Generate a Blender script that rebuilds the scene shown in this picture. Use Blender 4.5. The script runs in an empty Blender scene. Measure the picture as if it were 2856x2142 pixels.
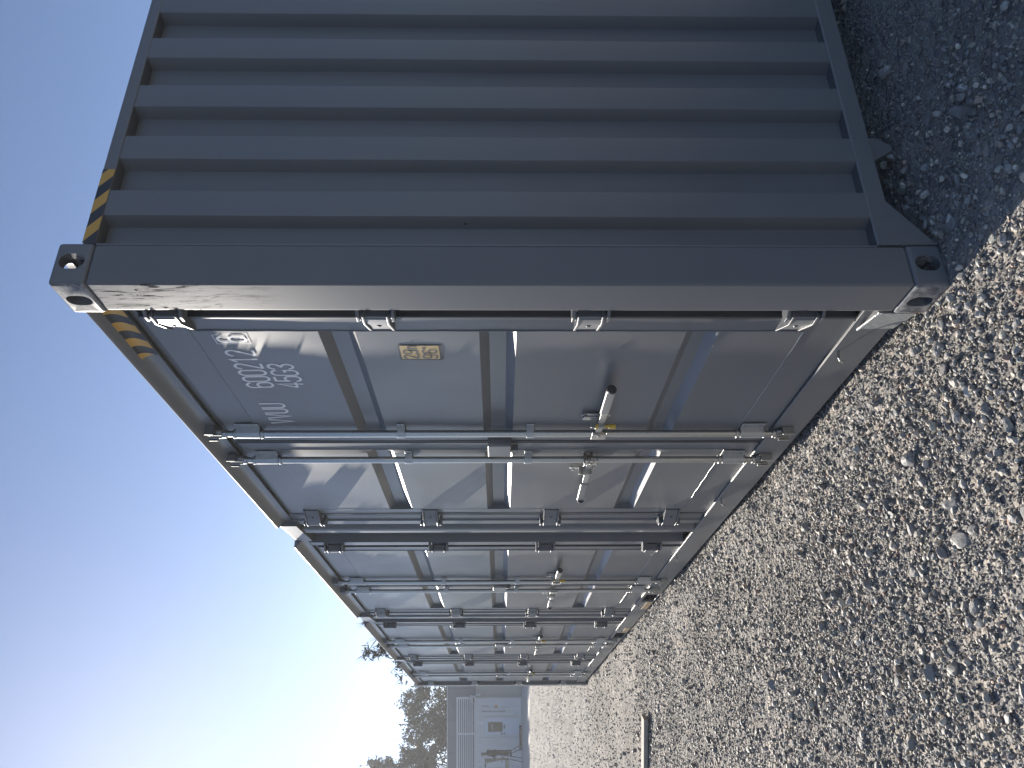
import bpy, bmesh, math, random
import numpy as np
from mathutils import Vector, Matrix

random.seed(7)
RNG = np.random.default_rng(7)
scene = bpy.context.scene
COL = scene.collection

# ------------------------------------------------------------------ camera
CAM = Vector((2.1316, -1.4155, 1.4573))
YAW, PITCH = math.radians(153.5345), math.radians(-0.849)
fw = Vector((math.cos(YAW) * math.cos(PITCH), math.sin(YAW) * math.cos(PITCH), math.sin(PITCH)))
rt = fw.cross(Vector((0, 0, 1))).normalized()
up = rt.cross(fw)
cam_d = bpy.data.cameras.new("camera")
cam = bpy.data.objects.new("camera", cam_d)
COL.objects.link(cam)
# the phone was held upright, the picture is stored lying on its side
ax, ay, az = -up, rt, -fw
cam.matrix_world = Matrix(((ax.x, ay.x, az.x, CAM.x), (ax.y, ay.y, az.y, CAM.y), (ax.z, ay.z, az.z, CAM.z), (0, 0, 0, 1)))
cam_d.sensor_fit = 'HORIZONTAL'
cam_d.sensor_width = 36.0
cam_d.lens = 27.937
cam_d.clip_start = 0.05
cam_d.clip_end = 4000.0
scene.camera = cam

# ------------------------------------------------------------------ sky, sun, exposure
SUN_EL, SUN_AZ = math.radians(23.5), math.radians(183.4)
world = bpy.data.worlds.new("World")
scene.world = world
world.use_nodes = True
nt = world.node_tree
nt.nodes.clear()
sky = nt.nodes.new('ShaderNodeTexSky')
sky.sky_type = 'NISHITA'
sky.sun_disc = False
sky.sun_elevation = SUN_EL
sky.sun_rotation = math.radians(90.0) - SUN_AZ
sky.altitude = 2500.0
sky.air_density = 0.7
sky.dust_density = 1.0
sky.ozone_density = 2.0
bg = nt.nodes.new('ShaderNodeBackground')
bg.inputs['Strength'].default_value = 0.088
out = nt.nodes.new('ShaderNodeOutputWorld')
nt.links.new(sky.outputs[0], bg.inputs['Color'])
nt.links.new(bg.outputs[0], out.inputs['Surface'])

sd = bpy.data.lights.new("sun", 'SUN')
sd.energy = 5.0
sd.angle = math.radians(0.53)
sd.color = (1.0, 0.925, 0.82)
sun = bpy.data.objects.new("sun", sd)
COL.objects.link(sun)
sdir = Vector((math.cos(SUN_EL) * math.cos(SUN_AZ), math.cos(SUN_EL) * math.sin(SUN_AZ), math.sin(SUN_EL)))
sun.location = sdir * 60
sun.rotation_euler = sdir.to_track_quat('Z', 'Y').to_euler()

scene.view_settings.view_transform = 'Standard'
scene.view_settings.look = 'None'
scene.view_settings.exposure = 1.0
scene.view_settings.gamma = 1.0
scene.view_settings.use_curve_mapping = False
scene.cycles.max_bounces = 8
scene.cycles.volume_bounces = 0

# ------------------------------------------------------------------ helpers
def tag(o, label=None, cat=None, group=None, kind=None):
    if label: o['label'] = label
    if cat: o['category'] = cat
    if group: o['group'] = group
    if kind: o['kind'] = kind
    return o


def empty(name, loc=(0, 0, 0), rz=0.0):
    o = bpy.data.objects.new(name, None)
    o.empty_display_size = 0.2
    o.location = loc
    o.rotation_euler = (0, 0, rz)
    COL.objects.link(o)
    return o


class MB:
    """collects shapes and links them as one mesh object"""

    def __init__(self):
        self.v, self.f, self.m = [], [], []

    def add(self, vs, fs, mi=0):
        b = len(self.v)
        self.v.extend([tuple(p) for p in vs])
        self.f.extend([tuple(i + b for i in f) for f in fs])
        self.m.extend([mi] * len(fs))
        return self

    def box(self, x0, x1, y0, y1, z0, z1, mi=0):
        vs = [(x0, y0, z0), (x1, y0, z0), (x1, y1, z0), (x0, y1, z0), (x0, y0, z1), (x1, y0, z1), (x1, y1, z1), (x0, y1, z1)]
        return self.add(vs, [(0, 3, 2, 1), (4, 5, 6, 7), (0, 1, 5, 4), (1, 2, 6, 5), (2, 3, 7, 6), (3, 0, 4, 7)], mi)

    def prism(self, poly, axis, a0, a1, mi=0):
        """polygon (p, q) extruded along an axis; axis z: (x, y), x: (y, z), y: (x, z)"""
        def P(p, a):
            return {'z': (p[0], p[1], a), 'x': (a, p[0], p[1]), 'y': (p[0], a, p[1])}[axis]
        n = len(poly)
        vs = [P(p, a0) for p in poly] + [P(p, a1) for p in poly]
        fs = [tuple(range(n))[::-1], tuple(range(n, 2 * n))] + [(i, (i + 1) % n, n + (i + 1) % n, n + i) for i in range(n)]
        return self.add(vs, fs, mi)

    def strip(self, prof, axis, a0, a1, mi=0):
        """open polyline extruded to a sheet"""
        def P(p, a):
            return {'z': (p[0], p[1], a), 'x': (a, p[0], p[1]), 'y': (p[0], a, p[1])}[axis]
        n = len(prof)
        vs = [P(p, a0) for p in prof] + [P(p, a1) for p in prof]
        return self.add(vs, [(i, i + 1, n + i + 1, n + i) for i in range(n - 1)], mi)

    def tube(self, p0, p1, r0, r1=None, n=14, mi=0, caps=True):
        r1 = r0 if r1 is None else r1
        p0, p1 = Vector(p0), Vector(p1)
        d = (p1 - p0).normalized()
        a = d.orthogonal().normalized()
        b = d.cross(a)
        vs = []
        for p, r in ((p0, r0), (p1, r1)):
            for i in range(n):
                t = 2 * math.pi * i / n
                vs.append(p + a * (r * math.cos(t)) + b * (r * math.sin(t)))
        fs = [(i, (i + 1) % n, n + (i + 1) % n, n + i) for i in range(n)]
        if caps:
            fs += [tuple(range(n))[::-1], tuple(range(n, 2 * n))]
        return self.add(vs, fs, mi)

    def path(self, pts, r, n=8, mi=0):
        for a, b in zip(pts[:-1], pts[1:]):
            self.tube(a, b, r, r, n, mi)
        return self

    def mesh(self, name, mats, bevel=0.0, segs=2, smooth=40):
        me = bpy.data.meshes.new(name)
        me.from_pydata(self.v, [], self.f)
        for m in (mats if isinstance(mats, (list, tuple)) else [mats]):
            me.materials.append(m)
        me.polygons.foreach_set('material_index', self.m)
        bm = bmesh.new()
        bm.from_mesh(me)
        bmesh.ops.recalc_face_normals(bm, faces=bm.faces)
        if bevel > 0:
            es = [e for e in bm.edges if len(e.link_faces) == 2 and e.calc_face_angle(0) > 0.5]
            bmesh.ops.bevel(bm, geom=es, offset=bevel, segments=segs, profile=0.5, affect='EDGES', clamp_overlap=True)
        bm.to_mesh(me)
        bm.free()
        if smooth:
            me.polygons.foreach_set('use_smooth', [True] * len(me.polygons))
            if bevel > 0:
                # flats keep their own direction, only the rounded edges bend the light
                nv = np.zeros((len(me.vertices), 3))
                for p in me.polygons:
                    w = np.array(p.normal) * p.area
                    for vi in p.vertices:
                        nv[vi] += w
                nv /= np.maximum(np.linalg.norm(nv, axis=1, keepdims=True), 1e-12)
                me.normals_split_custom_set_from_vertices(nv.tolist())
            else:
                me.set_sharp_from_angle(angle=math.radians(smooth))
        me.update()
        return me

    def build(self, name, mats, parent=None, bevel=0.0, segs=2, smooth=40, loc=None):
        return link(name, self.mesh(name, mats, bevel, segs, smooth), parent, loc)


def link(name, me, parent=None, loc=None):
    o = bpy.data.objects.new(name, me)
    COL.objects.link(o)
    if parent is not None:
        o.parent = parent
    if loc is not None:
        o.location = loc
    return o


def vnoise(x, y, seed=0):
    """smooth value noise, about -1..1"""
    xi, yi = np.floor(x).astype(np.int64), np.floor(y).astype(np.int64)
    fx, fy = x - xi, y - yi
    fx, fy = fx * fx * (3 - 2 * fx), fy * fy * (3 - 2 * fy)

    def h(i, j):
        n = (i * 374761393 + j * 668265263 + seed * 974711) & 0x7fffffff
        n = ((n ^ (n >> 13)) * 1274126177) & 0x7fffffff
        return ((n ^ (n >> 16)) & 0xffff) / 32767.5 - 1.0
    return (h(xi, yi) * (1 - fx) + h(xi + 1, yi) * fx) * (1 - fy) + (h(xi, yi + 1) * (1 - fx) + h(xi + 1, yi + 1) * fx) * fy


# ------------------------------------------------------------------ materials
def nodes_of(name):
    m = bpy.data.materials.new(name)
    m.use_nodes = True
    n = m.node_tree
    return m, n, n.nodes['Principled BSDF']


def N(n, kind, **kw):
    o = n.nodes.new(kind)
    for k, v in kw.items():
        if k in o.inputs:
            o.inputs[k].default_value = v
        else:
            setattr(o, k, v)
    return o


def mix(n, fac, a, b):
    x = n.nodes.new('ShaderNodeMix')
    x.data_type = 'RGBA'
    for sock, val in ((x.inputs[0], fac), (x.inputs[6], a), (x.inputs[7], b)):
        if isinstance(val, bpy.types.NodeSocket):
            n.links.new(val, sock)
        elif isinstance(val, (int, float)):
            sock.default_value = val
        else:
            sock.default_value = (*val, 1.0) if len(val) == 3 else val
    return x.outputs[2]


def ramp(n, src, stops):
    r = n.nodes.new('ShaderNodeValToRGB')
    e = r.color_ramp.elements
    while len(e) < len(stops):
        e.new(0.5)
    for i, (p, c) in enumerate(stops):
        e[i].position = p
        e[i].color = (c, c, c, 1) if isinstance(c, (int, float)) else (*c, 1)
    n.links.new(src, r.inputs[0])
    return r.outputs[0]


def bump(n, bsdf, src, strength, dist):
    b = N(n, 'ShaderNodeBump', Strength=strength, Distance=dist)
    n.links.new(src, b.inputs['Height'])
    n.links.new(b.outputs[0], bsdf.inputs['Normal'])
    return b


def simple(name, col, rough=0.5, metal=0.0, var=0.15, scale=12.0, spec=0.5, bmp=0.0):
    m, n, b = nodes_of(name)
    tc = N(n, 'ShaderNodeTexCoord')
    no = N(n, 'ShaderNodeTexNoise', Scale=scale, Detail=5.0, Roughness=0.6)
    n.links.new(tc.outputs['Object'], no.inputs['Vector'])
    lo = tuple(c * (1 - var) for c in col)
    hi = tuple(min(1, c * (1 + var)) for c in col)
    n.links.new(mix(n, no.outputs['Fac'], lo, hi), b.inputs['Base Color'])
    n.links.new(ramp(n, no.outputs['Fac'], [(0.3, max(0.02, rough - 0.07)), (0.7, min(1, rough + 0.07))]), b.inputs['Roughness'])
    b.inputs['Metallic'].default_value = metal
    b.inputs['Specular IOR Level'].default_value = spec
    if bmp:
        bump(n, b, no.outputs['Fac'], bmp, 0.01)
    return m


PAINT = (0.132, 0.139, 0.147)


def paint_mat(name, scuff=False):
    """anthracite container paint: orange peel, dust, a few chips; scuffs where asked"""
    m, n, b = nodes_of(name)
    tc = N(n, 'ShaderNodeTexCoord')
    geo = N(n, 'ShaderNodeNewGeometry')
    big = N(n, 'ShaderNodeTexNoise', Scale=1.7, Detail=4.0, Roughness=0.55)
    n.links.new(geo.outputs['Position'], big.inputs['Vector'])
    fine = N(n, 'ShaderNodeTexNoise', Scale=420.0, Detail=2.0)
    n.links.new(geo.outputs['Position'], fine.inputs['Vector'])
    col = mix(n, big.outputs['Fac'], tuple(c * 0.86 for c in PAINT), tuple(c * 1.14 for c in PAINT))
    # dust that settled towards the bottom edge
    sep = N(n, 'ShaderNodeSeparateXYZ')
    n.links.new(geo.outputs['Position'], sep.inputs[0])
    mr = N(n, 'ShaderNodeMapRange')
    mr.inputs['From Min'].default_value = 0.45
    mr.inputs['From Max'].default_value = 0.05
    n.links.new(sep.outputs['Z'], mr.inputs['Value'])
    dn = N(n, 'ShaderNodeTexNoise', Scale=9.0, Detail=6.0, Roughness=0.7)
    n.links.new(geo.outputs['Position'], dn.inputs['Vector'])
    mu = N(n, 'ShaderNodeMath', operation='MULTIPLY')
    n.links.new(mr.outputs[0], mu.inputs[0])
    n.links.new(dn.outputs['Fac'], mu.inputs[1])
    mu2 = N(n, 'ShaderNodeMath', operation='MULTIPLY')
    n.links.new(mu.outputs[0], mu2.inputs[0])
    mu2.inputs[1].default_value = 0.5
    col = mix(n, mu2.outputs[0], col, (0.25, 0.22, 0.185))
    # small chips down to primer
    vo = N(n, 'ShaderNodeTexVoronoi', Scale=2.6)
    n.links.new(geo.outputs['Position'], vo.inputs['Vector'])
    chip = ramp(n, vo.outputs['Distance'], [(0.011, 1.0), (0.016, 0.0)])
    col = mix(n, chip, col, (0.03, 0.028, 0.027))
    rough = ramp(n, big.outputs['Fac'], [(0.3, 0.36), (0.7, 0.47)])
    if scuff:
        mp = N(n, 'ShaderNodeMapping')
        mp.inputs['Scale'].default_value = (38.0, 38.0, 5.0)
        mp.inputs['Rotation'].default_value = (0.0, 0.12, 0.0)
        n.links.new(geo.outputs['Position'], mp.inputs['Vector'])
        sc = N(n, 'ShaderNodeTexNoise', Scale=1.0, Detail=7.0, Roughness=0.75, Distortion=1.6)
        n.links.new(mp.outputs[0], sc.inputs['Vector'])
        zr = N(n, 'ShaderNodeMapRange')
        zr.inputs['From Min'].default_value = 2.15
        zr.inputs['From Max'].default_value = 2.66
        n.links.new(sep.outputs['Z'], zr.inputs['Value'])
        sn = N(n, 'ShaderNodeSeparateXYZ')
        n.links.new(geo.outputs['True Normal'], sn.inputs[0])
        fc = N(n, 'ShaderNodeMapRange')
        fc.inputs['From Min'].default_value = -0.6
        fc.inputs['From Max'].default_value = -0.9
        n.links.new(sn.outputs['Y'], fc.inputs['Value'])
        zf = N(n, 'ShaderNodeMath', operation='MULTIPLY')
        n.links.new(zr.outputs[0], zf.inputs[0])
        n.links.new(fc.outputs[0], zf.inputs[1])
        zr = zf
        s1 = ramp(n, sc.outputs['Fac'], [(0.545, 0.0), (0.575, 1.0)])
        ms = N(n, 'ShaderNodeMath', operation='MULTIPLY')
        n.links.new(s1, ms.inputs[0])
        n.links.new(zr.outputs[0], ms.inputs[1])
        col = mix(n, ms.outputs[0], col, (0.042, 0.034, 0.031))
        s2 = ramp(n, sc.outputs['Fac'], [(0.36, 1.0), (0.43, 0.0)])
        ms2 = N(n, 'ShaderNodeMath', operation='MULTIPLY')
        n.links.new(s2, ms2.inputs[0])
        n.links.new(zr.outputs[0], ms2.inputs[1])
        col = mix(n, ms2.outputs[0], col, (0.26, 0.25, 0.24))
        rough = mix(n, ms.outputs[0], mix(n, 0.5, rough, (0.56, 0.56, 0.56)), (0.95, 0.95, 0.95))
        sp = N(n, 'ShaderNodeMath', operation='MULTIPLY_ADD')
        n.links.new(ms.outputs[0], sp.inputs[0])
        sp.inputs[1].default_value = -0.26
        sp.inputs[2].default_value = 0.28
    n.links.new(col, b.inputs['Base Color'])
    n.links.new(rough, b.inputs['Roughness'])
    b.inputs['Specular IOR Level'].default_value = 0.5
    if scuff:
        n.links.new(sp.outputs[0], b.inputs['Specular IOR Level'])
    bump(n, b, fine.outputs['Fac'], 0.06, 0.001)
    return m


def casting_mat():
    m, n, b = nodes_of('worn_casting_steel')
    geo = N(n, 'ShaderNodeNewGeometry')
    no = N(n, 'ShaderNodeTexNoise', Scale=34.0, Detail=8.0, Roughness=0.7, Distortion=0.6)
    n.links.new(geo.outputs['Position'], no.inputs['Vector'])
    rn = N(n, 'ShaderNodeTexNoise', Scale=16.0, Detail=5.0, Roughness=0.65)
    n.links.new(geo.outputs['Position'], rn.inputs['Vector'])
    # the side faces are rubbed bare, the end faces keep their paint
    sep = N(n, 'ShaderNodeSeparateXYZ')
    n.links.new(geo.outputs['True Normal'], sep.inputs[0])
    side = ramp(n, sep.outputs['Y'], [(0.0, 1.0), (0.02, 0.0)])
    mr = N(n, 'ShaderNodeMapRange')
    mr.inputs['From Min'].default_value = -0.6
    mr.inputs['From Max'].default_value = -0.95
    n.links.new(sep.outputs['Y'], mr.inputs['Value'])
    worn = mix(n, ramp(n, no.outputs['Fac'], [(0.38, 0.0), (0.6, 1.0)]), (0.30, 0.29, 0.28), (0.10, 0.10, 0.105))
    worn = mix(n, ramp(n, rn.outputs['Fac'], [(0.60, 0.0), (0.70, 1.0)]), worn, (0.16, 0.075, 0.035))
    col = mix(n, mr.outputs[0], tuple(c for c in PAINT), worn)
    n.links.new(col, b.inputs['Base Color'])
    b.inputs['Roughness'].default_value = 0.45
    bump(n, b, no.outputs['Fac'], 0.25, 0.002)
    return m


def galv_mat():
    m, n, b = nodes_of('galvanised_steel')
    geo = N(n, 'ShaderNodeNewGeometry')
    no = N(n, 'ShaderNodeTexNoise', Scale=60.0, Detail=6.0, Roughness=0.7)
    n.links.new(geo.outputs['Position'], no.inputs['Vector'])
    n.links.new(mix(n, no.outputs['Fac'], (0.34, 0.34, 0.33), (0.52, 0.52, 0.50)), b.inputs['Base Color'])
    b.inputs['Metallic'].default_value = 0.9
    n.links.new(ramp(n, no.outputs['Fac'], [(0.3, 0.26), (0.7, 0.42)]), b.inputs['Roughness'])
    bump(n, b, no.outputs['Fac'], 0.05, 0.002)
    return m


def ground_mat():
    m, n, b = nodes_of('gravel_ground')
    geo = N(n, 'ShaderNodeNewGeometry')
    mp = N(n, 'ShaderNodeMapping')
    n.links.new(geo.outputs['Position'], mp.inputs['Vector'])
    sand = N(n, 'ShaderNodeTexNoise', Scale=1.1, Detail=4.0, Roughness=0.6)
    n.links.new(mp.outputs[0], sand.inputs['Vector'])
    fine = N(n, 'ShaderNodeTexNoise', Scale=95.0, Detail=6.0, Roughness=0.8)
    n.links.new(mp.outputs[0], fine.inputs['Vector'])
    vo = N(n, 'ShaderNodeTexVoronoi', Scale=62.0)
    n.links.new(mp.outputs[0], vo.inputs['Vector'])
    vo2 = N(n, 'ShaderNodeTexVoronoi', Scale=24.0)
    n.links.new(mp.outputs[0], vo2.inputs['Vector'])
    hsv = N(n, 'ShaderNodeSeparateColor')
    n.links.new(vo2.outputs['Color'], hsv.inputs[0])
    hsv1 = N(n, 'ShaderNodeSeparateColor')
    n.links.new(vo.outputs['Color'], hsv1.inputs[0])
    stone = ramp(n, hsv.outputs[0], [(0.0, (0.25, 0.245, 0.24)), (0.35, (0.38, 0.365, 0.345)), (0.6, (0.50, 0.47, 0.425)), (0.85, (0.43, 0.375, 0.32)), (1.0, (0.62, 0.58, 0.52))])
    grit = ramp(n, hsv1.outputs[1], [(0.0, (0.17, 0.165, 0.155)), (0.5, (0.27, 0.257, 0.238)), (1.0, (0.42, 0.40, 0.365))])
    grit = mix(n, fine.outputs['Fac'], tuple((0.20, 0.19, 0.175)), grit)
    f = ramp(n, sand.outputs['Fac'], [(0.42, 0.9), (0.60, 0.25)])
    n.links.new(mix(n, f, grit, stone), b.inputs['Base Color'])
    b.inputs['Roughness'].default_value = 0.95
    b.inputs['Specular IOR Level'].default_value = 0.2
    # relief of the small stones, too many to build
    a = N(n, 'ShaderNodeMath', operation='MULTIPLY')
    n.links.new(vo2.outputs['Distance'], a.inputs[0])
    a.inputs[1].default_value = -1.4
    a2 = N(n, 'ShaderNodeMath', operation='MULTIPLY_ADD')
    n.links.new(vo.outputs['Distance'], a2.inputs[0])
    a2.inputs[1].default_value = -0.6
    n.links.new(a.outputs[0], a2.inputs[2])
    a3 = N(n, 'ShaderNodeMath', operation='MULTIPLY_ADD')
    n.links.new(fine.outputs['Fac'], a3.inputs[0])
    a3.inputs[1].default_value = 0.35
    n.links.new(a2.outputs[0], a3.inputs[2])
    bump(n, b, a3.outputs[0], 1.0, 0.022)
    return m


def stone_mat(name, per_object=False):
    m, n, b = nodes_of(name)
    geo = N(n, 'ShaderNodeNewGeometry')
    no = N(n, 'ShaderNodeTexNoise', Scale=160.0, Detail=6.0, Roughness=0.7)
    n.links.new(geo.outputs['Position'], no.inputs['Vector'])
    if per_object:
        oi = N(n, 'ShaderNodeObjectInfo')
        base = ramp(n, oi.outputs['Random'], [(0.0, (0.19, 0.19, 0.19)), (0.3, (0.27, 0.265, 0.255)), (0.55, (0.36, 0.345, 0.32)), (0.8, (0.30, 0.27, 0.24)), (1.0, (0.56, 0.54, 0.50))])
    else:
        at = N(n, 'ShaderNodeAttribute', attribute_name='stone_colour')
        base = at.outputs['Color']
    k = ramp(n, no.outputs['Fac'], [(0.25, 0.62), (0.75, 1.25)])
    mm = n.nodes.new('ShaderNodeMix')
    mm.data_type = 'RGBA'
    mm.blend_type = 'MULTIPLY'
    mm.inputs[0].default_value = 1.0
    n.links.new(base, mm.inputs[6])
    n.links.new(k, mm.inputs[7])
    n.links.new(mm.outputs[2], b.inputs['Base Color'])
    b.inputs['Roughness'].default_value = 0.6
    b.inputs['Specular IOR Level'].default_value = 0.6
    bump(n, b, no.outputs['Fac'], 0.6, 0.004)
    return m


M = {}
M['paint'] = paint_mat('anthracite_paint')
M['scuffed'] = paint_mat('scuffed_anthracite_paint', True)
M['casting'] = casting_mat()
M['galv'] = galv_mat()
M['galv_light'] = simple('zinc_plate', (0.42, 0.43, 0.43), 0.38, 0.6, 0.15, 60)
M['dark'] = simple('dark_interior', (0.02, 0.02, 0.021), 0.8)
M['rubber'] = simple('door_gasket_rubber', (0.055, 0.058, 0.062), 0.42, 0, 0.1, 30)
M['grip'] = simple('grey_plastic_grip', (0.22, 0.22, 0.215), 0.4, 0, 0.1, 30)
M['cap'] = simple('dark_plastic_cap', (0.03, 0.032, 0.033), 0.45, 0, 0.1, 30)
M['yellow'] = simple('yellow_decal', (0.50, 0.29, 0.055), 0.5, 0, 0.12, 25)
M['navy'] = simple('black_decal', (0.022, 0.026, 0.034), 0.5, 0, 0.12, 25)
M['tan'] = simple('tan_plate', (0.46, 0.31, 0.16), 0.6, 0, 0.2, 8)
M['label'] = simple('yellow_label', (0.58, 0.40, 0.15), 0.5, 0, 0.06, 25)
M['white'] = simple('white_lettering', (0.66, 0.67, 0.68), 0.5, 0, 0.12, 40)
M['ink'] = simple('dark_lettering', (0.045, 0.05, 0.055), 0.5, 0, 0.1, 40)
M['tie'] = simple('yellow_seal_plastic', (0.62, 0.40, 0.05), 0.35, 0, 0.08, 30)
M['bead'] = simple('weld_bead_paint', (0.15, 0.165, 0.18), 0.38, 0, 0.2, 90)
M['bare'] = simple('scratched_plate', (0.24, 0.25, 0.255), 0.4, 0.25, 0.35, 70, bmp=0.3)
M['wire'] = simple('brown_wire', (0.18, 0.14, 0.10), 0.6, 0, 0.3, 80)
M['ground'] = ground_mat()
M['stones'] = stone_mat('loose_gravel')
M['stone'] = stone_mat('single_stone', True)

# ------------------------------------------------------------------ ground
def ground_h(x, y):
    h = 0.012 * vnoise(x * 1.3, y * 1.3, 3) + 0.006 * vnoise(x * 4.1, y * 4.1, 5) - 0.008
    near = np.exp(-((y + 0.02) / 0.11) ** 2) * np.clip((-x - 0.30) / 0.5, 0, 1) * np.clip((x + 13) / 3, 0, 1)
    h = h + near * (0.030 + 0.012 * vnoise(x * 3.3, y * 0 + 2.0, 8))
    corner = np.exp(-((y + 0.03) ** 2 + (x + 0.15) ** 2) / 0.05)
    h = h + corner * 0.012
    return h


def grid_sheet(xs, ys, hf):
    X, Y = np.meshgrid(xs, ys, indexing='ij')
    Z = hf(X, Y)
    v = np.stack([X, Y, Z], -1).reshape(-1, 3)
    nx, ny = len(xs), len(ys)
    i = np.arange(nx - 1)[:, None] * ny + np.arange(ny - 1)[None]
    f = np.stack([i, i + ny, i + ny + 1, i + 1], -1).reshape(-1, 4)
    return v, f


def lines(*segs):
    r = []
    for a, b, s in segs:
        r.extend(np.arange(a, b - 1e-6, s))
    r.append(segs[-1][1])
    return np.array(r)


gx = lines((-400, -60, 34), (-60, -16, 2.0), (-16, -6, 0.25), (-6, 3.0, 0.06), (3.0, 8, 0.5), (8, 400, 49))
gy = lines((-400, -40, 36), (-40, -12, 2.0), (-12, -4, 0.25), (-4, 2.0, 0.06), (2.0, 8, 0.5), (8, 40, 4), (40, 400, 40))
gv, gf = grid_sheet(gx, gy, ground_h)
gme = bpy.data.meshes.new('ground')
gme.from_pydata(gv.tolist(), [], gf.tolist())
gme.polygons.foreach_set('use_smooth', [True] * len(gme.polygons))
gme.materials.append(M['ground'])
ground = link('ground', gme)
tag(ground, kind='structure')

# ------------------------------------------------------------------ shipping container
# world frame: the near vertical edge stands at x = y = 0, the long door side runs along -x in the
# plane y = 0, the corrugated end stands in the plane x = 0
LEN, WID, HGT = 12.192, 2.438, 2.896
ROOT = Vector((-LEN / 2, WID / 2, 0))
box_root = empty('shipping_container', ROOT)
tag(box_root, 'dark grey high cube shipping container with four pairs of side doors', 'shipping container')
OFF = -ROOT


def part(mb, name, mat, bevel=0.0, segs=2, smooth=40):
    return mb.build(name, mat, box_root, bevel, segs, smooth, OFF)


# corner castings with their slots, hollow inside
def rounded_box(x0, x1, y0, y1, z0, z1, r, segs=4):
    me = MB().box(x0, x1, y0, y1, z0, z1).mesh('c', M['casting'], r, segs)
    return me


def oval(w, h, n=10):
    """upright stadium outline"""
    r = w / 2
    pts = []
    for i in range(n + 1):
        a = math.pi * i / n
        pts.append((r * math.cos(a), (h / 2 - r) + r * math.sin(a)))
    for i in range(n + 1):
        a = math.pi + math.pi * i / n
        pts.append((r * math.cos(a), -(h / 2 - r) + r * math.sin(a)))
    return pts


def boolean(me, cutter_me):
    a = bpy.data.objects.new('a', me)
    b = bpy.data.objects.new('b', cutter_me)
    COL.objects.link(a)
    COL.objects.link(b)
    md = a.modifiers.new('x', 'BOOLEAN')
    md.object = b
    md.operation = 'DIFFERENCE'
    md.solver = 'EXACT'
    dg = bpy.context.evaluated_depsgraph_get()
    dg.update()
    res = bpy.data.meshes.new_from_object(a.evaluated_get(dg))
    bpy.data.objects.remove(a)
    bpy.data.objects.remove(b)
    return res


def casting(cx, cy, cz):
    """cx: 0 near end, -LEN far end; cy: 0 door side, WID other side; cz: 0 bottom, 1 top"""
    sx = -1 if cx == 0 else 1
    sy = 1 if cy == 0 else -1
    z0, z1 = (0, 0.118) if cz == 0 else (HGT - 0.118, HGT)
    xa, xb = sorted((cx, cx + sx * 0.178))
    ya, yb = sorted((cy, cy + sy * 0.162))
    me = rounded_box(xa, xb, ya, yb, z0, z1, 0.014)
    cut = MB()
    cut.box(xa + 0.03, xb - 0.03, ya + 0.03, yb - 0.03, z0 + 0.028, z1 - 0.028)
    me = boolean(me, cut.mesh('k', M['dark'], 0, 2, 0))
    zc = (z0 + z1) / 2
    c2 = MB()
    c2.prism([(cx + sx * 0.098 + p, zc + q) for p, q in oval(0.056, 0.082)], 'y', min(cy, cy + sy * 0.05) - 0.02, max(cy, cy + sy * 0.05) + 0.02)
    me = boolean(me, c2.mesh('k', M['dark'], 0, 2, 0))
    c3 = MB()
    c3.prism([(cy + sy * 0.088 + p, zc + q) for p, q in oval(0.058, 0.082)], 'x', min(cx, cx + sx * 0.05) - 0.02, max(cx, cx + sx * 0.05) + 0.02)
    me = boolean(me, c3.mesh('k', M['dark'], 0, 2, 0))
    c4 = MB()
    zz = z1 if cz else z0
    c4.prism([(cx + sx * 0.098 + q, cy + sy * 0.088 + p) for p, q in oval(0.063, 0.124)], 'z', zz - 0.05, zz + 0.05)
    me = boolean(me, c4.mesh('k', M['dark'], 0, 2, 0))
    me.materials.clear()
    me.materials.append(M['casting'])
    me.name = 'corner_casting'
    me.polygons.foreach_set('use_smooth', [True] * len(me.polygons))
    me.set_sharp_from_angle(angle=math.radians(35))
    return link('corner_casting', me, box_root, OFF)


for c in ((0, 0, 0), (0, 0, 1), (-LEN, 0, 0), (-LEN, 0, 1), (0, WID, 0), (0, WID, 1), (-LEN, WID, 1), (-LEN, WID, 0)):
    casting(*c)

# corner posts
for x0, x1, nm in ((-0.165, -0.003, 'near'), (-LEN + 0.003, -LEN + 0.165, 'far')):
    p = MB().box(x0, x1, 0.003, 0.156, 0.1185, HGT - 0.1185)
    part(p, 'corner_post', M['scuffed'] if nm == 'near' else M['paint'], 0.009, 3)
    p = MB().box(x0, x1, WID - 0.156, WID - 0.003, 0.1185, HGT - 0.1185)
    part(p, 'corner_post', M['paint'], 0.009, 3)

# corrugated end wall: flats 106 mm wide, 46 mm deep troughs
def corrugation(y0, y1, xo, xi, pitch=0.2455, flat=0.106, slope=0.014, first=0.277):
    pts = [(xi, y0)]
    y = first - pitch
    seq = []
    while y < y1 + pitch:
        seq += [(xi, y - slope), (xo, y), (xo, y + flat), (xi, y + flat + slope)]
        y += pitch
    for x, yy in seq:
        if y0 < yy < y1:
            pts.append((x, yy))
    pts.append((pts[-1][0], y1))
    return pts


prof = corrugation(0.158, WID - 0.158, -0.005, -0.056)
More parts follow.
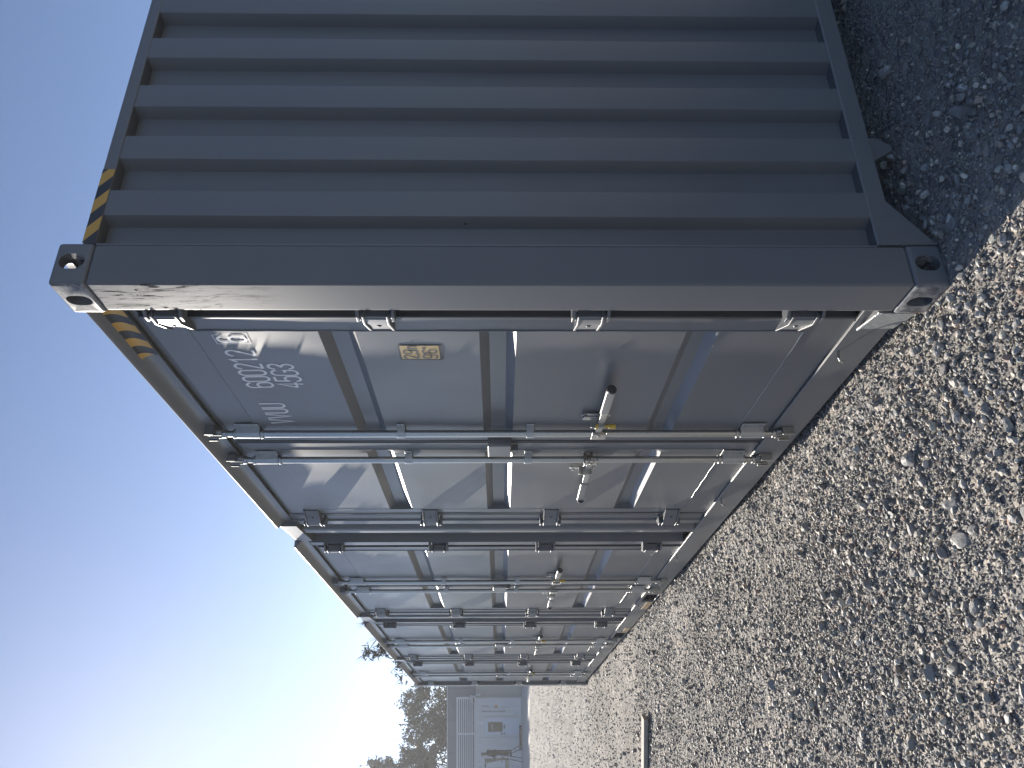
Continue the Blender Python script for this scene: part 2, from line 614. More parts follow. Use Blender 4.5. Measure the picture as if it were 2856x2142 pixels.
# soft bends
soft = []
for i, p in enumerate(prof):
    if 0 < i < len(prof) - 1:
        a, b = Vector(prof[i - 1]), Vector(prof[i + 1])
        c = Vector(p)
        k = 0.006
        d0, d1 = (a - c), (b - c)
        soft.append(tuple(c + d0.normalized() * min(k, d0.length * 0.4)))
        soft.append(tuple(c + (d0.normalized() + d1.normalized()) * 0.0012))
        soft.append(tuple(c + d1.normalized() * min(k, d1.length * 0.4)))
    else:
        soft.append(p)
wall = MB()
zs = np.linspace(0.204, HGT - 0.117, 30)
n = len(soft)
vs, fs = [], []
for j, z in enumerate(zs):
    for x, y in soft:
        w = 0.0016 * float(vnoise(np.array(y * 3.0), np.array(z * 1.4), 21)) + 0.0009 * float(vnoise(np.array(y * 9.0), np.array(z * 3.4), 22))
        vs.append((x + w, y, z))
for j in range(len(zs) - 1):
    for i in range(n - 1):
        a = j * n + i
        fs.append((a, a + 1, a + n + 1, a + n))
wall.add(vs, fs)
part(wall, 'end_wall', M['paint'], 0, 2, 25)
b = MB()
b.tube((-0.0055, 0.1575, 0.21), (-0.0055, 0.1575, HGT - 0.12), 0.003, n=6)
part(b, 'weld_bead', M['bead'])
# end rails
r = MB().box(-0.065, -0.0015, 0.1615, WID - 0.1615, HGT - 0.118, HGT - 0.074)
part(r, 'end_top_rail', M['paint'], 0.004)
r = MB().prism([(0.1635, 0.2045), (0.1635, 0.006), (0.346, 0.141), (WID - 0.346, 0.141), (WID - 0.1635, 0.006), (WID - 0.1635, 0.2045)], 'x', -0.062, -0.002)
part(r, 'end_bottom_rail', M['paint'], 0.003)
b = MB()
b.tube((-0.006, 0.16, 0.2055), (-0.006, WID - 0.16, 0.2055), 0.0025, n=6)
part(b, 'weld_bead', M['bead'])
for y0, s in ((0.683, 1), (WID - 0.683, -1)):
    g = MB().prism([(y0, 0.139), (y0, 0.085), (y0 - s * 0.010, 0.066), (y0 - s * 0.028, 0.045), (y0 - s * 0.045, 0.030), (y0 - s * 0.062, 0.034), (y0 - s * 0.128, 0.139)], 'x', -0.075, -0.058)
    part(g, 'tunnel_gusset', M['paint'], 0.002)
    g = MB().box(-3.2, -0.076, y0 - s * 0.0 - 0.004, y0 + 0.004, 0.05, 0.139)
    part(g, 'tunnel_rail', M['paint'])
# hidden shell: roof, floor, far side
part(MB().box(-LEN + 0.05, -0.055, 0.06, WID - 0.02, HGT - 0.060, HGT - 0.050), 'roof', M['paint'])
part(MB().box(-LEN + 0.05, -0.066, 0.12, WID - 0.02, 0.142, 0.170), 'floor', M['dark'])
part(MB().box(-LEN + 0.02, -0.166, WID - 0.06, WID - 0.03, 0.05, HGT - 0.06), 'back_wall', M['paint'])
part(MB().box(-LEN + 0.04, -LEN + 0.07, 0.16, WID - 0.16, 0.1, HGT - 0.06), 'end_wall', M['paint'])
part(MB().box(-LEN + 0.166, -0.166, 0.118, 0.124, 0.15, HGT - 0.09), 'dark_backing', M['dark'])  # added dark sheet behind the doors; blocks light and blackens the gaps
part(MB().box(-LEN + 0.182, -0.182, 0.072, 0.116, 2.7405, HGT - 0.09), 'door_stop', M['paint'])

# long bottom rail with fork pockets
RAIL_Z0, RAIL_Z1, RAIL_D = 0.042, 0.186, 0.042
PK = ((-5.29, -4.985), (-7.40, -7.04))
xs = [-LEN + 0.179, PK[1][0], PK[1][1], PK[0][0], PK[0][1], -0.179]
rail = MB()
lower = [(RAIL_D, RAIL_Z0), (RAIL_D, RAIL_Z1), (0.060, RAIL_Z1), (0.060, RAIL_Z1 - 0.006), (RAIL_D + 0.02, RAIL_Z0)]
for a, b_ in ((0, 1), (2, 3), (4, 5)):
    rail.prism(lower, 'x', xs[a], xs[b_])
for (a, b_) in PK:
    rail.prism([(RAIL_D, 0.160), (RAIL_D, RAIL_Z1), (0.060, RAIL_Z1), (0.060, 0.160)], 'x', a, b_)
    rail.prism([(RAIL_D, RAIL_Z0), (RAIL_D, 0.052), (0.060, 0.052), (0.060, RAIL_Z0)], 'x', a, b_)
part(rail, 'bottom_side_rail', M['paint'], 0.003)
for a, b_ in PK:
    k = MB()
    k.box(a, b_, 0.30, 0.31, 0.052, 0.160)
    k.box(a, b_, 0.061, 0.30, 0.046, 0.052)
    k.box(a, b_, 0.061, 0.30, 0.160, 0.166)
    k.box(a - 0.006, a, 0.061, 0.30, 0.05, 0.162)
    k.box(b_, b_ + 0.006, 0.061, 0.30, 0.05, 0.162)
    part(k, 'fork_pocket', M['dark'])
for a, b_ in ((-5.635, -5.30), (-7.02, -6.69)):
    o = part(MB().box(a, b_, RAIL_D - 0.003, RAIL_D - 0.0005, 0.054, 0.106), 'fork_pocket_plate', M['tan'])
    o['label'] = 'tan plate on the bottom rail beside a fork pocket'
# bevelled plate where rail meets casting
w = MB().prism([(-0.1785, 0.004), (-0.1785, 0.06), (-0.345, 0.06), (-0.345, RAIL_D - 0.001)], 'z', 0.030, 0.152)
part(w, 'rail_end_plate', M['bare'], 0.002)
b = MB()
b.path([(-0.180, 0.010, 0.155), (-0.25, 0.022, 0.157), (-0.348, 0.040, 0.159)], 0.006, 8)
part(b, 'weld_bead', M['bare'])

# header rail above each pair of doors: upright below, curling out to a drip lip
BAYS = [-1.448, -4.547, -7.646, -10.745]
HEAD = [(0.062, 2.765), (0.050, 2.765), (0.050, 2.790), (0.047, 2.803), (0.040, 2.815), (0.028, 2.826), (0.014, 2.836), (0.004, 2.844), (0.001, 2.850), (0.003, 2.854), (0.10, 2.858)]


def head_d(z):
    for (d0, z0), (d1, z1) in zip(HEAD[1:-2], HEAD[2:-1]):
        if z0 <= z <= z1 and z1 > z0:
            return d0 + (d1 - d0) * (z - z0) / (z1 - z0)
    return 0.05


COLS = [-2.9975, -6.0965, -9.1955]
edges = [-0.1795] + [e for c in COLS for e in (c + 0.255, c - 0.205)] + [-LEN + 0.1795]
for i in range(0, 8, 2):
    h = MB()
    h.prism(HEAD, 'x', edges[i + 1], edges[i])
    part(h, 'header_rail', M['paint'], 0, 2, 40)
for c in COLS:
    h = MB()
    a0, b0 = c - 0.2045, c + 0.2545
    pr_ = [(0.0, 2.735), (0.0, 2.835), (0.006, 2.842), (0.07, 2.846), (0.07, 2.735)]
    vs_ = [(a0, 0.046 + d, z) for d, z in pr_] + [(b0, 0.014 + d, z) for d, z in pr_]
    h.add(vs_, [(4, 3, 2, 1, 0), (5, 6, 7, 8, 9)] + [(i, (i + 1) % 5, 5 + (i + 1) % 5, 5 + i) for i in range(5)])
    part(h, 'header_joint', M['paint'], 0.002)

# columns between the door bays
COL_PROF = [(0.36, 0.080), (0.335, 0.060), (0.262, 0.057), (0.258, 0.047), (0.195, 0.046), (0.188, 0.105), (0.120, 0.105), (0.098, 0.060), (0.088, 0.048), (0.076, 0.043),
            (0.012, 0.042), (0.0, 0.048), (-0.01, 0.105), (-0.255, 0.105), (-0.262, 0.052), (-0.335, 0.052), (-0.36, 0.080)]
for c in COLS:
    k = MB().strip([(c + x, d) for x, d in COL_PROF], 'z', 0.19, 2.80)
    part(k, 'door_column', M['paint'], 0, 2, 30)
part(MB().strip([(-0.166, 0.05), (-0.172, 0.075), (-0.285, 0.078)], 'z', 0.19, 2.80), 'door_jamb', M['paint'])
part(MB().strip([(-LEN + 0.166, 0.05), (-LEN + 0.172, 0.075), (-LEN + 0.30, 0.078)], 'z', 0.19, 2.80), 'door_jamb', M['paint'])

# ---- doors
T0, T1 = 0.010, 1.153
ZB, ZT = 0.190, 2.727
DOOR_D = 0.055
RIBS = [(0.650, 0.773), (1.398, 1.535), (1.988, 2.123)]
PANES = [(0.342, 0.650), (0.773, 1.398), (1.535, 1.988), (2.123, 2.583)]


def smooth01(x):
    x = min(1.0, max(0.0, x))
    return x * x * (3 - 2 * x)


def door_d(t, z, s):
    """depth of the door skin at t (from the closing edge) and height z"""
    d = DOOR_D
    if not (0.100 <= t <= 1.063 and 0.342 <= z <= 2.583):
        # frame members, slightly bowed
        return d + 0.0008 * math.sin(z * 5.0 + s)
    d -= 0.003
    u = (t - 0.100) / 0.963
    for k, (z0, z1) in enumerate(PANES):
        if z0 <= z <= z1:
            v = (z - z0) / (z1 - z0)
            bulge = (math.sin(math.pi * u) ** 1.15) * (math.sin(math.pi * v) ** 0.9 if 0 < v < 1 else 0)
            amp = (0.0040, 0.0062, 0.0054, 0.0050)[k]
            d += amp * bulge
            ph = k * 7.3 + (0 if s > 0 else 31.7)
            edge = min(1, 6 * u * (1 - u)) * min(1, 6 * v * (1 - v))
            d += edge * (0.0027 * float(vnoise(np.array(t * 2.9 + ph), np.array(z * 2.3 + ph), 41)) + 0.0008 * float(vnoise(np.array(t * 7 + ph), np.array(z * 6.1), 43)))
            return d
    for z0, z1 in RIBS:
        if z0 < z < z1:
            v = min((z - z0), (z1 - z)) / 0.036
            e = smooth01((t - 0.100) / 0.055)
            return d + 0.033 * min(1.0, v) * e
    return d


def door_mesh(s):
    ts = [T0, 0.0985, 0.100] + list(np.linspace(0.100, 1.063, 27)[1:]) + [1.0645, T1]
    ts = sorted(set([round(t, 5) for t in ts] + [0.118, 0.137, 0.155]))
    zl = [ZB, 0.3405, 0.342]
    prev = 0.342
    for z0, z1 in RIBS + [(2.583, None)]:
        m = max(2, int((z0 - prev) / 0.045))
        zl += list(np.linspace(prev, z0, m + 1)[1:])
        if z1 is None:
            break
        zl += [z0 + 0.004, z0 + 0.018, z0 + 0.032, z0 + 0.036, z0 + 0.040, z1 - 0.040, z1 - 0.036, z1 - 0.032, z1 - 0.018, z1 - 0.004, z1]
        prev = z1
    zl += [2.5845, ZT]
    zl = sorted(set(round(float(z), 5) for z in zl))
    nt_, nz = len(ts), len(zl)
    vs = [(s * t, door_d(t, z, s), z) for t in ts for z in zl]
    fs = [(i * nz + j, (i + 1) * nz + j, (i + 1) * nz + j + 1, i * nz + j + 1) for i in range(nt_ - 1) for j in range(nz - 1)]
    mb = MB().add(vs, fs)
    # edge returns
    ring = [(i, 0) for i in range(nt_)] + [(nt_ - 1, j) for j in range(1, nz)] + [(i, nz - 1) for i in range(nt_ - 2, -1, -1)] + [(0, j) for j in range(nz - 2, 0, -1)]
    base = len(mb.v)
    rv = [vs[i * nz + j] for i, j in ring]
    k = len(rv)
    mb.add(rv + [(x, 0.112, z) for x, y, z in rv], [(a, (a + 1) % k, k + (a + 1) % k, k + a) for a in range(k)])
    me = mb.mesh('door', M['paint'], 0, 2, 28)
    return me


def gasket_mesh(s):
    g = MB()
    for a, b_, z0, z1 in ((T0 - 0.006, T0 + 0.004, ZB, ZT), (T1 - 0.002, T1 + 0.014, ZB - 0.006, ZT + 0.006)):
        x0, x1 = sorted((s * a, s * b_))
        g.box(x0, x1, 0.0505, 0.112, z0, z1)
    x0, x1 = sorted((s * (T0 + 0.004), s * (T1 - 0.002)))
    g.box(x0, x1, 0.056, 0.11, ZT + 0.001, ZT + 0.012)
    g.box(x0, x1, 0.044, 0.11, ZB - 0.012, ZB - 0.001)
    return g.mesh('gasket', M['rubber'], 0.003, 2)


def bead_mesh(s):
    g = MB()
    for z in (0.3405, 2.5845):
        pts = [(s * t, 0.0535 + 0.0006 * math.sin(t * 60), z + 0.0016 * math.sin(t * 37 + 1.3 * s)) for t in np.linspace(0.1, 1.062, 26)]
        g.path(pts, 0.0028, 5)
    pts = [(s * (1.0645 + 0.0012 * math.sin(z * 31)), 0.0535, z) for z in np.linspace(0.345, 2.58, 40)]
    g.path(pts, 0.0030, 5)
    return g.mesh('weld_bead', M['bead'], 0, 2)


HINGE_Z = (0.405, 1.145, 1.885, 2.605)


def hinge_mesh(s):
    g = MB()
    prof = [(1.244, 0.004), (1.244, 0.046), (1.090, 0.0545), (1.084, 0.050), (1.150, 0.026), (1.200, 0.004)]
    g.prism([(s * t, d) for t, d in prof], 'z', -0.036, 0.036)
    fl = [(1.250, -0.0005), (1.250, 0.050), (1.076, 0.0555), (1.074, 0.048), (1.145, 0.020), (1.198, -0.0005)]
    for z in (-0.047, 0.036):
        g.prism([(s * t, d) for t, d in fl], 'z', z, z + 0.010)
    # knuckle and pin
    g.tube((s * 1.228, 0.016, -0.054), (s * 1.228, 0.016, 0.054), 0.0155, n=12)
    g.tube((s * 1.228, 0.016, 0.054), (s * 1.228, 0.016, 0.060), 0.009, n=10)
    # bolt dome
    a = Vector((s * 1.150, 0.024, 0.0))
    nrm = Vector((-s * 0.45, -0.89, 0)).normalized()
    g.tube(a - nrm * 0.002, a + nrm * 0.004, 0.0095, 0.006, n=10)
    return g.mesh('hinge', M['paint'], 0.0025, 2)


def lug_mesh(s):
    g = MB()
    g.prism([(s * t, d) for t, d in ((1.212, 0.002), (1.244, 0.000), (1.285, 0.030), (1.285, 0.075), (1.225, 0.075), (1.208, 0.030))], 'z', -0.006, 0.006)
    return g.mesh('hinge_lug', M['paint'], 0.002, 2)


ROD_T, ROD_D, ROD_R = 0.168, 0.025, 0.0165


def rod_mesh(s):
    g = MB()
    x = s * ROD_T
    g.tube((x, ROD_D, 0.345), (x, ROD_D, 2.565), ROD_R, n=20)
    return g.mesh('locking_rod', M['galv'], 0, 2)


def cam_mesh(s, top):
    """reduced end of the rod, collar and forked cam"""
    g = MB()
    x = s * ROD_T
    sg = 1 if top else -1
    z0 = 2.675 if top else 0.235
    g.tube((x, ROD_D, z0 - sg * 0.120), (x, ROD_D, z0 + sg * 0.020), ROD_R - 0.002, n=16)
    g.tube((x, ROD_D, z0 - sg * 0.115), (x, ROD_D, z0 - sg * 0.125), 0.0225, n=16)
    g.tube((x, ROD_D, z0 + sg * 0.002), (x, ROD_D, z0 + sg * 0.014), 0.022, n=16)
    g.tube((x, ROD_D, z0 + sg * 0.010), (x, ROD_D, z0 + sg * 0.052), 0.0145, n=16)
    g.tube((x, ROD_D, z0 + sg * 0.046), (x, ROD_D, z0 + sg * 0.066), 0.020, n=16)
    za = z0 + sg * 0.062
    zb = z0 + sg * 0.128
    for dx in (-0.021, 0.011):
        pts = [(x + dx, 0.010), (x + dx + 0.012, 0.006), (x + dx + 0.014, 0.034), (x + dx - 0.001, 0.040)]
        g.prism(pts, 'z', min(za, zb), max(za, zb))
    hook = [(x - 0.026, za), (x + 0.028, za), (x + 0.034, za + sg * 0.02), (x + 0.014, za + sg * 0.034), (x + 0.032, za + sg * 0.05), (x + 0.022, zb - sg * 0.004), (x - 0.022, zb - sg * 0.004), (x - 0.032, za + sg * 0.045), (x - 0.012, za + sg * 0.032)]
    g.prism(hook, 'y', 0.020, 0.031)
    return g.mesh('rod_cam', M['galv'], 0.0015, 2)


def keeper_mesh(s, top):
    g = MB()
    x = s * ROD_T
    z0, z1 = (2.770, 2.812) if top else (0.096, 0.150)
    for dx in (-0.040, 0.034):
        db = 0.05 if top else 0.0415
        g.prism([(x + dx, 0.004), (x + dx + 0.008, 0.004), (x + dx + 0.008, db), (x + dx, db)], 'z', z0, z1)
    g.box(x - 0.040, x + 0.042, 0.0335, 0.052 if top else 0.014 + 0.002, z0, z1) if top else g.box(x - 0.040, x + 0.042, 0.0365, 0.0412, z0, z1)
    return g.mesh('cam_keeper', M['galv'] if not top else M['paint'], 0.0015, 2)


def bracket_mesh(s, h, bolts):
    """pressed steel saddle over the rod with a flange each side"""
    g = MB()
    x = s * ROD_T
    r = ROD_R + 0.004
    pts_o, pts_i = [], []
    for i in range(9):
        a = math.pi * i / 8
        pts_o.append((x - r * math.cos(a), ROD_D - r * math.sin(a)))
    for i in range(9):
        a = math.pi * (8 - i) / 8
        pts_i.append((x - (r - 0.0032) * math.cos(a), ROD_D - (r - 0.0032) * math.sin(a)))
    poly = [(x - 0.060, 0.0505), (x - 0.060, 0.0455), (x - r - 0.002, 0.0465)] + pts_o + [(x + r + 0.002, 0.0465), (x + 0.060, 0.0455), (x + 0.060, 0.0505)]
    poly += [(x + r - 0.003, 0.0505)] + pts_i[0:9][0:] + [(x - r + 0.003, 0.0505)]
    g.prism(poly, 'z', -h / 2, h / 2)
    for z in bolts:
        for dx in (-0.042, 0.042):
            g.tube((x + dx, 0.048, z), (x + dx, 0.0425, z), 0.0075, 0.0065, n=6, mi=1)
    return g.mesh('rod_bracket', [M['galv_light'], M['bare']], 0.001, 1)


def handle_mesh(s):
    """bent flat bar pivoting on the rod, lying towards the hinge side"""
    g = MB()
    x = s * ROD_T
    # clevis round the rod
    g.box(x - 0.030, x + 0.030, 0.006, 0.0098, 0.966, 1.034)
    for z in (0.966, 1.030):
        x0, x1 = sorted((x - s * 0.028, x + s * 0.052))
        g.box(x0, x1, 0.006, 0.036, z, z + 0.004)
    g.tube((x + s * 0.012, 0.006, 1.0), (x + s * 0.012, 0.002, 1.0), 0.008, n=10)
    bar = [(0.20, 0.020), (0.285, 0.022), (0.36, 0.012), (0.47, 0.004), (0.48, 0.004), (0.48, -0.003), (0.47, -0.003), (0.355, 0.005), (0.285, 0.0145), (0.20, 0.013)]
    g.prism([(s * t, d) for t, d in bar], 'z', 0.990, 1.020)
    return g.mesh('door_handle', M['galv'], 0.0012, 1)


def grip_mesh(s):
    g = MB()
    pts = [(0.455, -0.009), (0.70, -0.018), (0.70, 0.000), (0.455, 0.009)]
    g.prism([(s * t, d) for t, d in pts], 'z', 0.986, 1.028)
    return g.mesh('handle_grip', M['grip'], 0.007, 3)


def grip_cap_mesh(s):
    g = MB()
    a = Vector((s * 0.700, -0.009, 1.007))
    g.tube(a, a + Vector((s * 0.012, -0.0005, 0)), 0.0215, 0.018, n=16)
    return g.mesh('grip_cap', M['cap'], 0.002, 2)


def catch_mesh(s):
    """upright catch plate that holds the handle, two bolts"""
    g = MB()
    x = s * 0.335
    out = [(x + p, 1.028 + q) for p, q in oval(0.034, 0.132, 6)]
    g.prism(out, 'y', 0.041, 0.046)
    out = [(x - s * 0.02 + p, 1.04 + q) for p, q in oval(0.03, 0.10, 6)]
    g.prism(out, 'y', 0.034, 0.041)
    for z in (0.982, 1.076):
        g.tube((x, 0.041, z), (x, 0.030, z), 0.0105, 0.009, n=8)
    # forward tab with eye
    g.box(x - s * 0.030 - 0.004, x - s * 0.030 + 0.004, -0.006, 0.040, 0.984, 1.050)
    g.box(x - s * 0.046 - 0.003, x - s * 0.046 + 0.003, -0.004, 0.040, 0.994, 1.030)
    return g.mesh('handle_catch', M['galv'], 0.0015, 2)


def seal_mesh(s):
    g = MB()
    x = s * 0.302
    g.tube((x, 0.004, 1.030), (x, 0.004, 1.018), 0.012, n=10)
    g.tube((x, 0.004, 1.018), (x, 0.004, 0.985), 0.0045, n=8)
    g.tube((x, 0.003, 0.990), (x, 0.003, 0.972), 0.0085, 0.0085, n=10)
    g.tube((x, 0.003, 0.972), (x, 0.003, 0.962), 0.0085, 0.0125, n=10)
    g.tube((x, 0.003, 0.962), (x, 0.003, 0.940), 0.0125, 0.0125, n=10)
    return g.mesh('bolt_seal', M['tie'], 0.001, 1)


def copyof(me):
    return me


meshes = {}
for s in (1, -1):
    meshes[s] = dict(
        door=door_mesh(s), gasket=gasket_mesh(s), bead=bead_mesh(s), hinge=hinge_mesh(s), lug=lug_mesh(s), rod=rod_mesh(s),
        cam_t=cam_mesh(s, True), cam_b=cam_mesh(s, False), keep_t=keeper_mesh(s, True), keep_b=keeper_mesh(s, False),
        br_big=bracket_mesh(s, 0.110, (-0.034, 0.034)), br_small=bracket_mesh(s, 0.036, (0.0,)),
        handle=handle_mesh(s), grip=grip_mesh(s), grip_cap=grip_cap_mesh(s), catch=catch_mesh(s), seal=seal_mesh(s))

near_door = None
for bi, bx in enumerate(BAYS):
    for s in (1, -1):
        q = meshes[s]
        d = link('door', q['door'], box_root, Vector((bx, 0, 0)) + OFF)
        if bi == 0 and s == 1:
            near_door = d
            d['label'] = 'near door with the white container number and yellow height label'
        link('gasket', q['gasket'], d)
        link('weld_bead', q['bead'], d)
        for z in HINGE_Z:
            link('hinge', q['hinge'], d, (0, 0, z))
            link('hinge_lug', q['lug'], d, (0, 0, z - 0.060))
            link('hinge_lug', q['lug'], d, (0, 0, z + 0.060))
        link('locking_rod', q['rod'], d)
        link('rod_cam', q['cam_t'], d)
        link('rod_cam', q['cam_b'], d)
        link('cam_keeper', q['keep_t'], d)
        link('cam_keeper', q['keep_b'], d)
        for z in (2.622, 0.284):
            link('rod_bracket', q['br_big'], d, (0, 0, z))
        for z in (1.916, 1.318):
            link('rod_bracket', q['br_small'], d, (0, 0, z))
        link('door_handle', q['handle'], d)
        link('handle_grip', q['grip'], d)
        link('grip_cap', q['grip_cap'], d)
        link('handle_catch', q['catch'], d)
        if s == 1:
            link('bolt_seal', q['seal'], d)
    # box over the meeting edges that takes a padlock
    k = MB()
    k.prism([(bx - 0.074, 0.052), (bx - 0.074, 0.010), (bx - 0.066, 0.001), (bx + 0.068, 0.001), (bx + 0.074, 0.008), (bx + 0.074, 0.052)], 'z', 1.405, 1.516)
    part(k, 'lock_box', M['paint'], 0.005, 3)
    part(MB().box(bx - 0.155, bx - 0.0745, 0.046, 0.0525, 1.385, 1.400).box(bx - 0.06, bx - 0.03, 0.020, 0.0525, 1.372, 1.404), 'lock_box_foot', M['paint'], 0.002)
    # hooks on the rail and a tab at the head
    for hx in (bx - 0.86, bx + 0.93):
        k = MB()
        k.path([(hx, 0.045, 0.165), (hx, 0.018, 0.167), (hx - 0.012, 0.010, 0.157), (hx - 0.03, 0.012, 0.140)], 0.0055, 8)
        part(k, 'lashing_hook', M['galv'])

# twisted wire round the rod by the left handle of the first pair
k = MB()
pts = []
for i in range(60):
    a = i / 59
    pts.append((BAYS[0] - ROD_T + 0.026 * math.cos(a * 18) + 0.01, 0.026 + 0.026 * math.sin(a * 18), 1.0 + 0.03 * math.sin(a * 5.0) + 0.02 * a))
k.path(pts, 0.0028, 5)
for j in range(14):
    k.path([(BAYS[0] - ROD_T + 0.04 + random.uniform(-.012, .012), 0.03 + random.uniform(-.015, .01), 1.03 + random.uniform(-.014, .014)),
            (BAYS[0] - ROD_T + 0.04 + random.uniform(-.02, .02), 0.03 + random.uniform(-.015, .01), 1.03 + random.uniform(-.016, .016))], 0.0026, 5)
part(k, 'wire_tie', M['wire'])

# ---- hazard stripes: end rail and header next to the near casting
zt, zb = HGT - 0.0755, HGT - 0.1165
ys = 0.1625
slant = 0.050


def clip_poly(poly, lo, hi):
    def half(pl, f, keep):
        res = []
        for i in range(len(pl)):
            a, b2 = pl[i], pl[(i + 1) % len(pl)]
            ia, ib = keep(a[0]), keep(b2[0])
            if ia:
                res.append(a)
            if ia != ib:
                t = (f - a[0]) / (b2[0] - a[0])
                res.append((f, a[1] + t * (b2[1] - a[1])))
        return res
    p = half(poly, lo, lambda v: v >= lo - 1e-9)
    p = half(p, hi, lambda v: v <= hi + 1e-9) if p else p
    return p


W_ST = 0.0565
i = -2
while ys + i * W_ST < 0.47 + slant:
    a = 0.165 + i * W_ST
    poly = clip_poly([(a + slant, zb), (a + W_ST + slant, zb), (a + W_ST, zt), (a, zt)], 0.1625, 0.47)
    if len(poly) > 2:
        k = MB().prism(poly, 'x', -0.0012, -0.0004)
        part(k, 'hazard_stripe', M['yellow'] if i % 2 == 0 else M['navy'], 0, 1, 0)['label'] = ('yellow' if i % 2 == 0 else 'black') + ' hazard stripe on the end top rail'
    i += 1
# on the header: follows its curl
i = -2
while i < 12:
    a = -0.180 - i * W_ST
    cells = 7
    zz = np.linspace(2.7665, 2.8245, cells + 1)
    mb = MB()
    any_ = False
    for j in range(cells):
        z0, z1 = zz[j], zz[j + 1]
        f0, f1 = (z0 - zz[0]) / (zz[-1] - zz[0]), (z1 - zz[0]) / (zz[-1] - zz[0])
        x0a, x1a = a - slant * (1 - f0), a - slant * (1 - f1)
        q = [(x0a, z0), (x0a - W_ST, z0), (x1a - W_ST, z1), (x1a, z1)]
        q = clip_poly(q, -0.560, -0.1805)
        if len(q) > 2:
            vs = []
            for x, z in q:
                vs.append((x, head_d(z) - 0.0012, z))
            mb.add(vs, [tuple(range(len(vs)))])
            any_ = True
    if any_:
        part(mb, 'hazard_stripe', M['yellow'] if i % 2 == 0 else M['navy'], 0, 1, 60)['label'] = ('yellow' if i % 2 == 0 else 'black') + ' hazard stripe on the header above the near doors'
    i += 1

# ---- lettering
def arc(cx, cy, r, a0, a1, n=8):
    return [(cx + r * math.cos(math.radians(a0 + (a1 - a0) * i / n)), cy + r * math.sin(math.radians(a0 + (a1 - a0) * i / n))) for i in range(n + 1)]


R_ = 0.21
W_ = 2 * R_
GLYPH = {
    'V': [[(0, 1), (R_, 0), (W_, 1)]],
    'U': [[(0, 1), (0, R_)] + arc(R_, R_, R_, 180, 360) + [(W_, 1)]],
    '0': [arc(R_, 1 - R_, R_, 0, 180) + arc(R_, R_, R_, 180, 360) + [(W_, 1 - R_)]],
    '6': [arc(R_, 1 - R_, R_, 10, 180) + arc(R_, R_, R_, 180, 360) + arc(R_, 0.38, R_, 0, 180)],
    '9': [[(W_ - x, 1 - y) for x, y in arc(R_, 1 - R_, R_, 10, 180) + arc(R_, R_, R_, 180, 360) + arc(R_, 0.38, R_, 0, 180)]],
    '2': [arc(R_, 1 - R_, R_, 180, -15) + [(0, 0)], [(0, 0), (W_, 0)]],
    '1': [[(0.06, 0.80), (0.26, 1.0), (0.26, 0)]],
    '4': [[(0.30, 0), (0.30, 1), (0, 0.28)], [(0, 0.28), (0.46, 0.28)]],
    '5': [[(W_ - 0.02, 1), (0.04, 1), (0.02, 0.54)] + arc(R_, 0.40, R_, 150, 0) + arc(R_, R_, R_, 0, -180)],
    'G': [arc(R_, 1 - R_, R_, 0, 180) + arc(R_, R_, R_, 180, 360) + [(W_, 0.48), (0.22, 0.48)]],
    '3': [arc(R_, 1 - R_, R_, 180, -40) + [(0.20, 0.53)] + arc(R_, R_ + 0.06, R_, 50, -180)],
    'm': [[(0, 0), (0, 0.66)], arc(0.12, 0.50, 0.12, 180, 0) + [(0.24, 0)], arc(0.36, 0.50, 0.12, 180, 0) + [(0.48, 0)]],
    ',': [[(0.05, 0.06), (0.0, -0.16)]],
    "'": [[(0.03, 1.0), (0.03, 0.74)]],
    '"': [[(0.0, 1.0), (0.0, 0.74)], [(0.13, 1.0), (0.13, 0.74)]],
}


def ribbon(pts, w):
    """left and right offsets of a polyline"""
    P = [Vector((p[0], p[1])) for p in pts]
    P = [p for i, p in enumerate(P) if i == 0 or (p - P[i - 1]).length > 1e-5]
    L = []
    for i in range(len(P)):
        d0 = (P[i] - P[i - 1]).normalized() if i > 0 else None
        d1 = (P[i + 1] - P[i]).normalized() if i < len(P) - 1 else None
        if d0 is None: d0 = d1
        if d1 is None: d1 = d0
        n0, n1 = Vector((-d0.y, d0.x)), Vector((-d1.y, d1.x))
        m_ = (n0 + n1)
        m_ = m_.normalized() if m_.length > 0.2 else n0
        k = 1.0 / max(0.45, m_.dot(n0))
        L.append((P[i] + m_ * (w / 2 * k), P[i] - m_ * (w / 2 * k)))
    return L


def glyph_into(mb, ch, x_left, z0, sx, sz, w, dfun, lift):
    """writes a character whose left edge (as read from outside) is x_left; reading runs towards +x"""
    for k, st in enumerate(GLYPH[ch]):
        pts = [(p[0] * sx, p[1] * sz) for p in st]
        L = ribbon(pts, w)
        vs = []
        for a, b2 in L:
            for p in (a, b2):
                X, Z = x_left + p.x, z0 + p.y
                vs.append((X, dfun(X, Z) - lift - 0.00025 * k, Z))
        mb.add(vs, [(2 * i, 2 * i + 1, 2 * i + 3, 2 * i + 2) for i in range(len(L) - 1)])


def near_d(X, Z):
    return door_d(X - BAYS[0], Z, 1)


def write(name, text, starts, z0, sx, sz, w, mat, dfun=near_d, lift=0.0012):
    mb = MB()
    for ch, x in zip(text, starts):
        glyph_into(mb, ch, x, z0, sx, sz, w, dfun, lift)
    o = mb.build(name, mat, near_door, 0, 1, 0, Vector((-BAYS[0], 0, 0)))
    return o


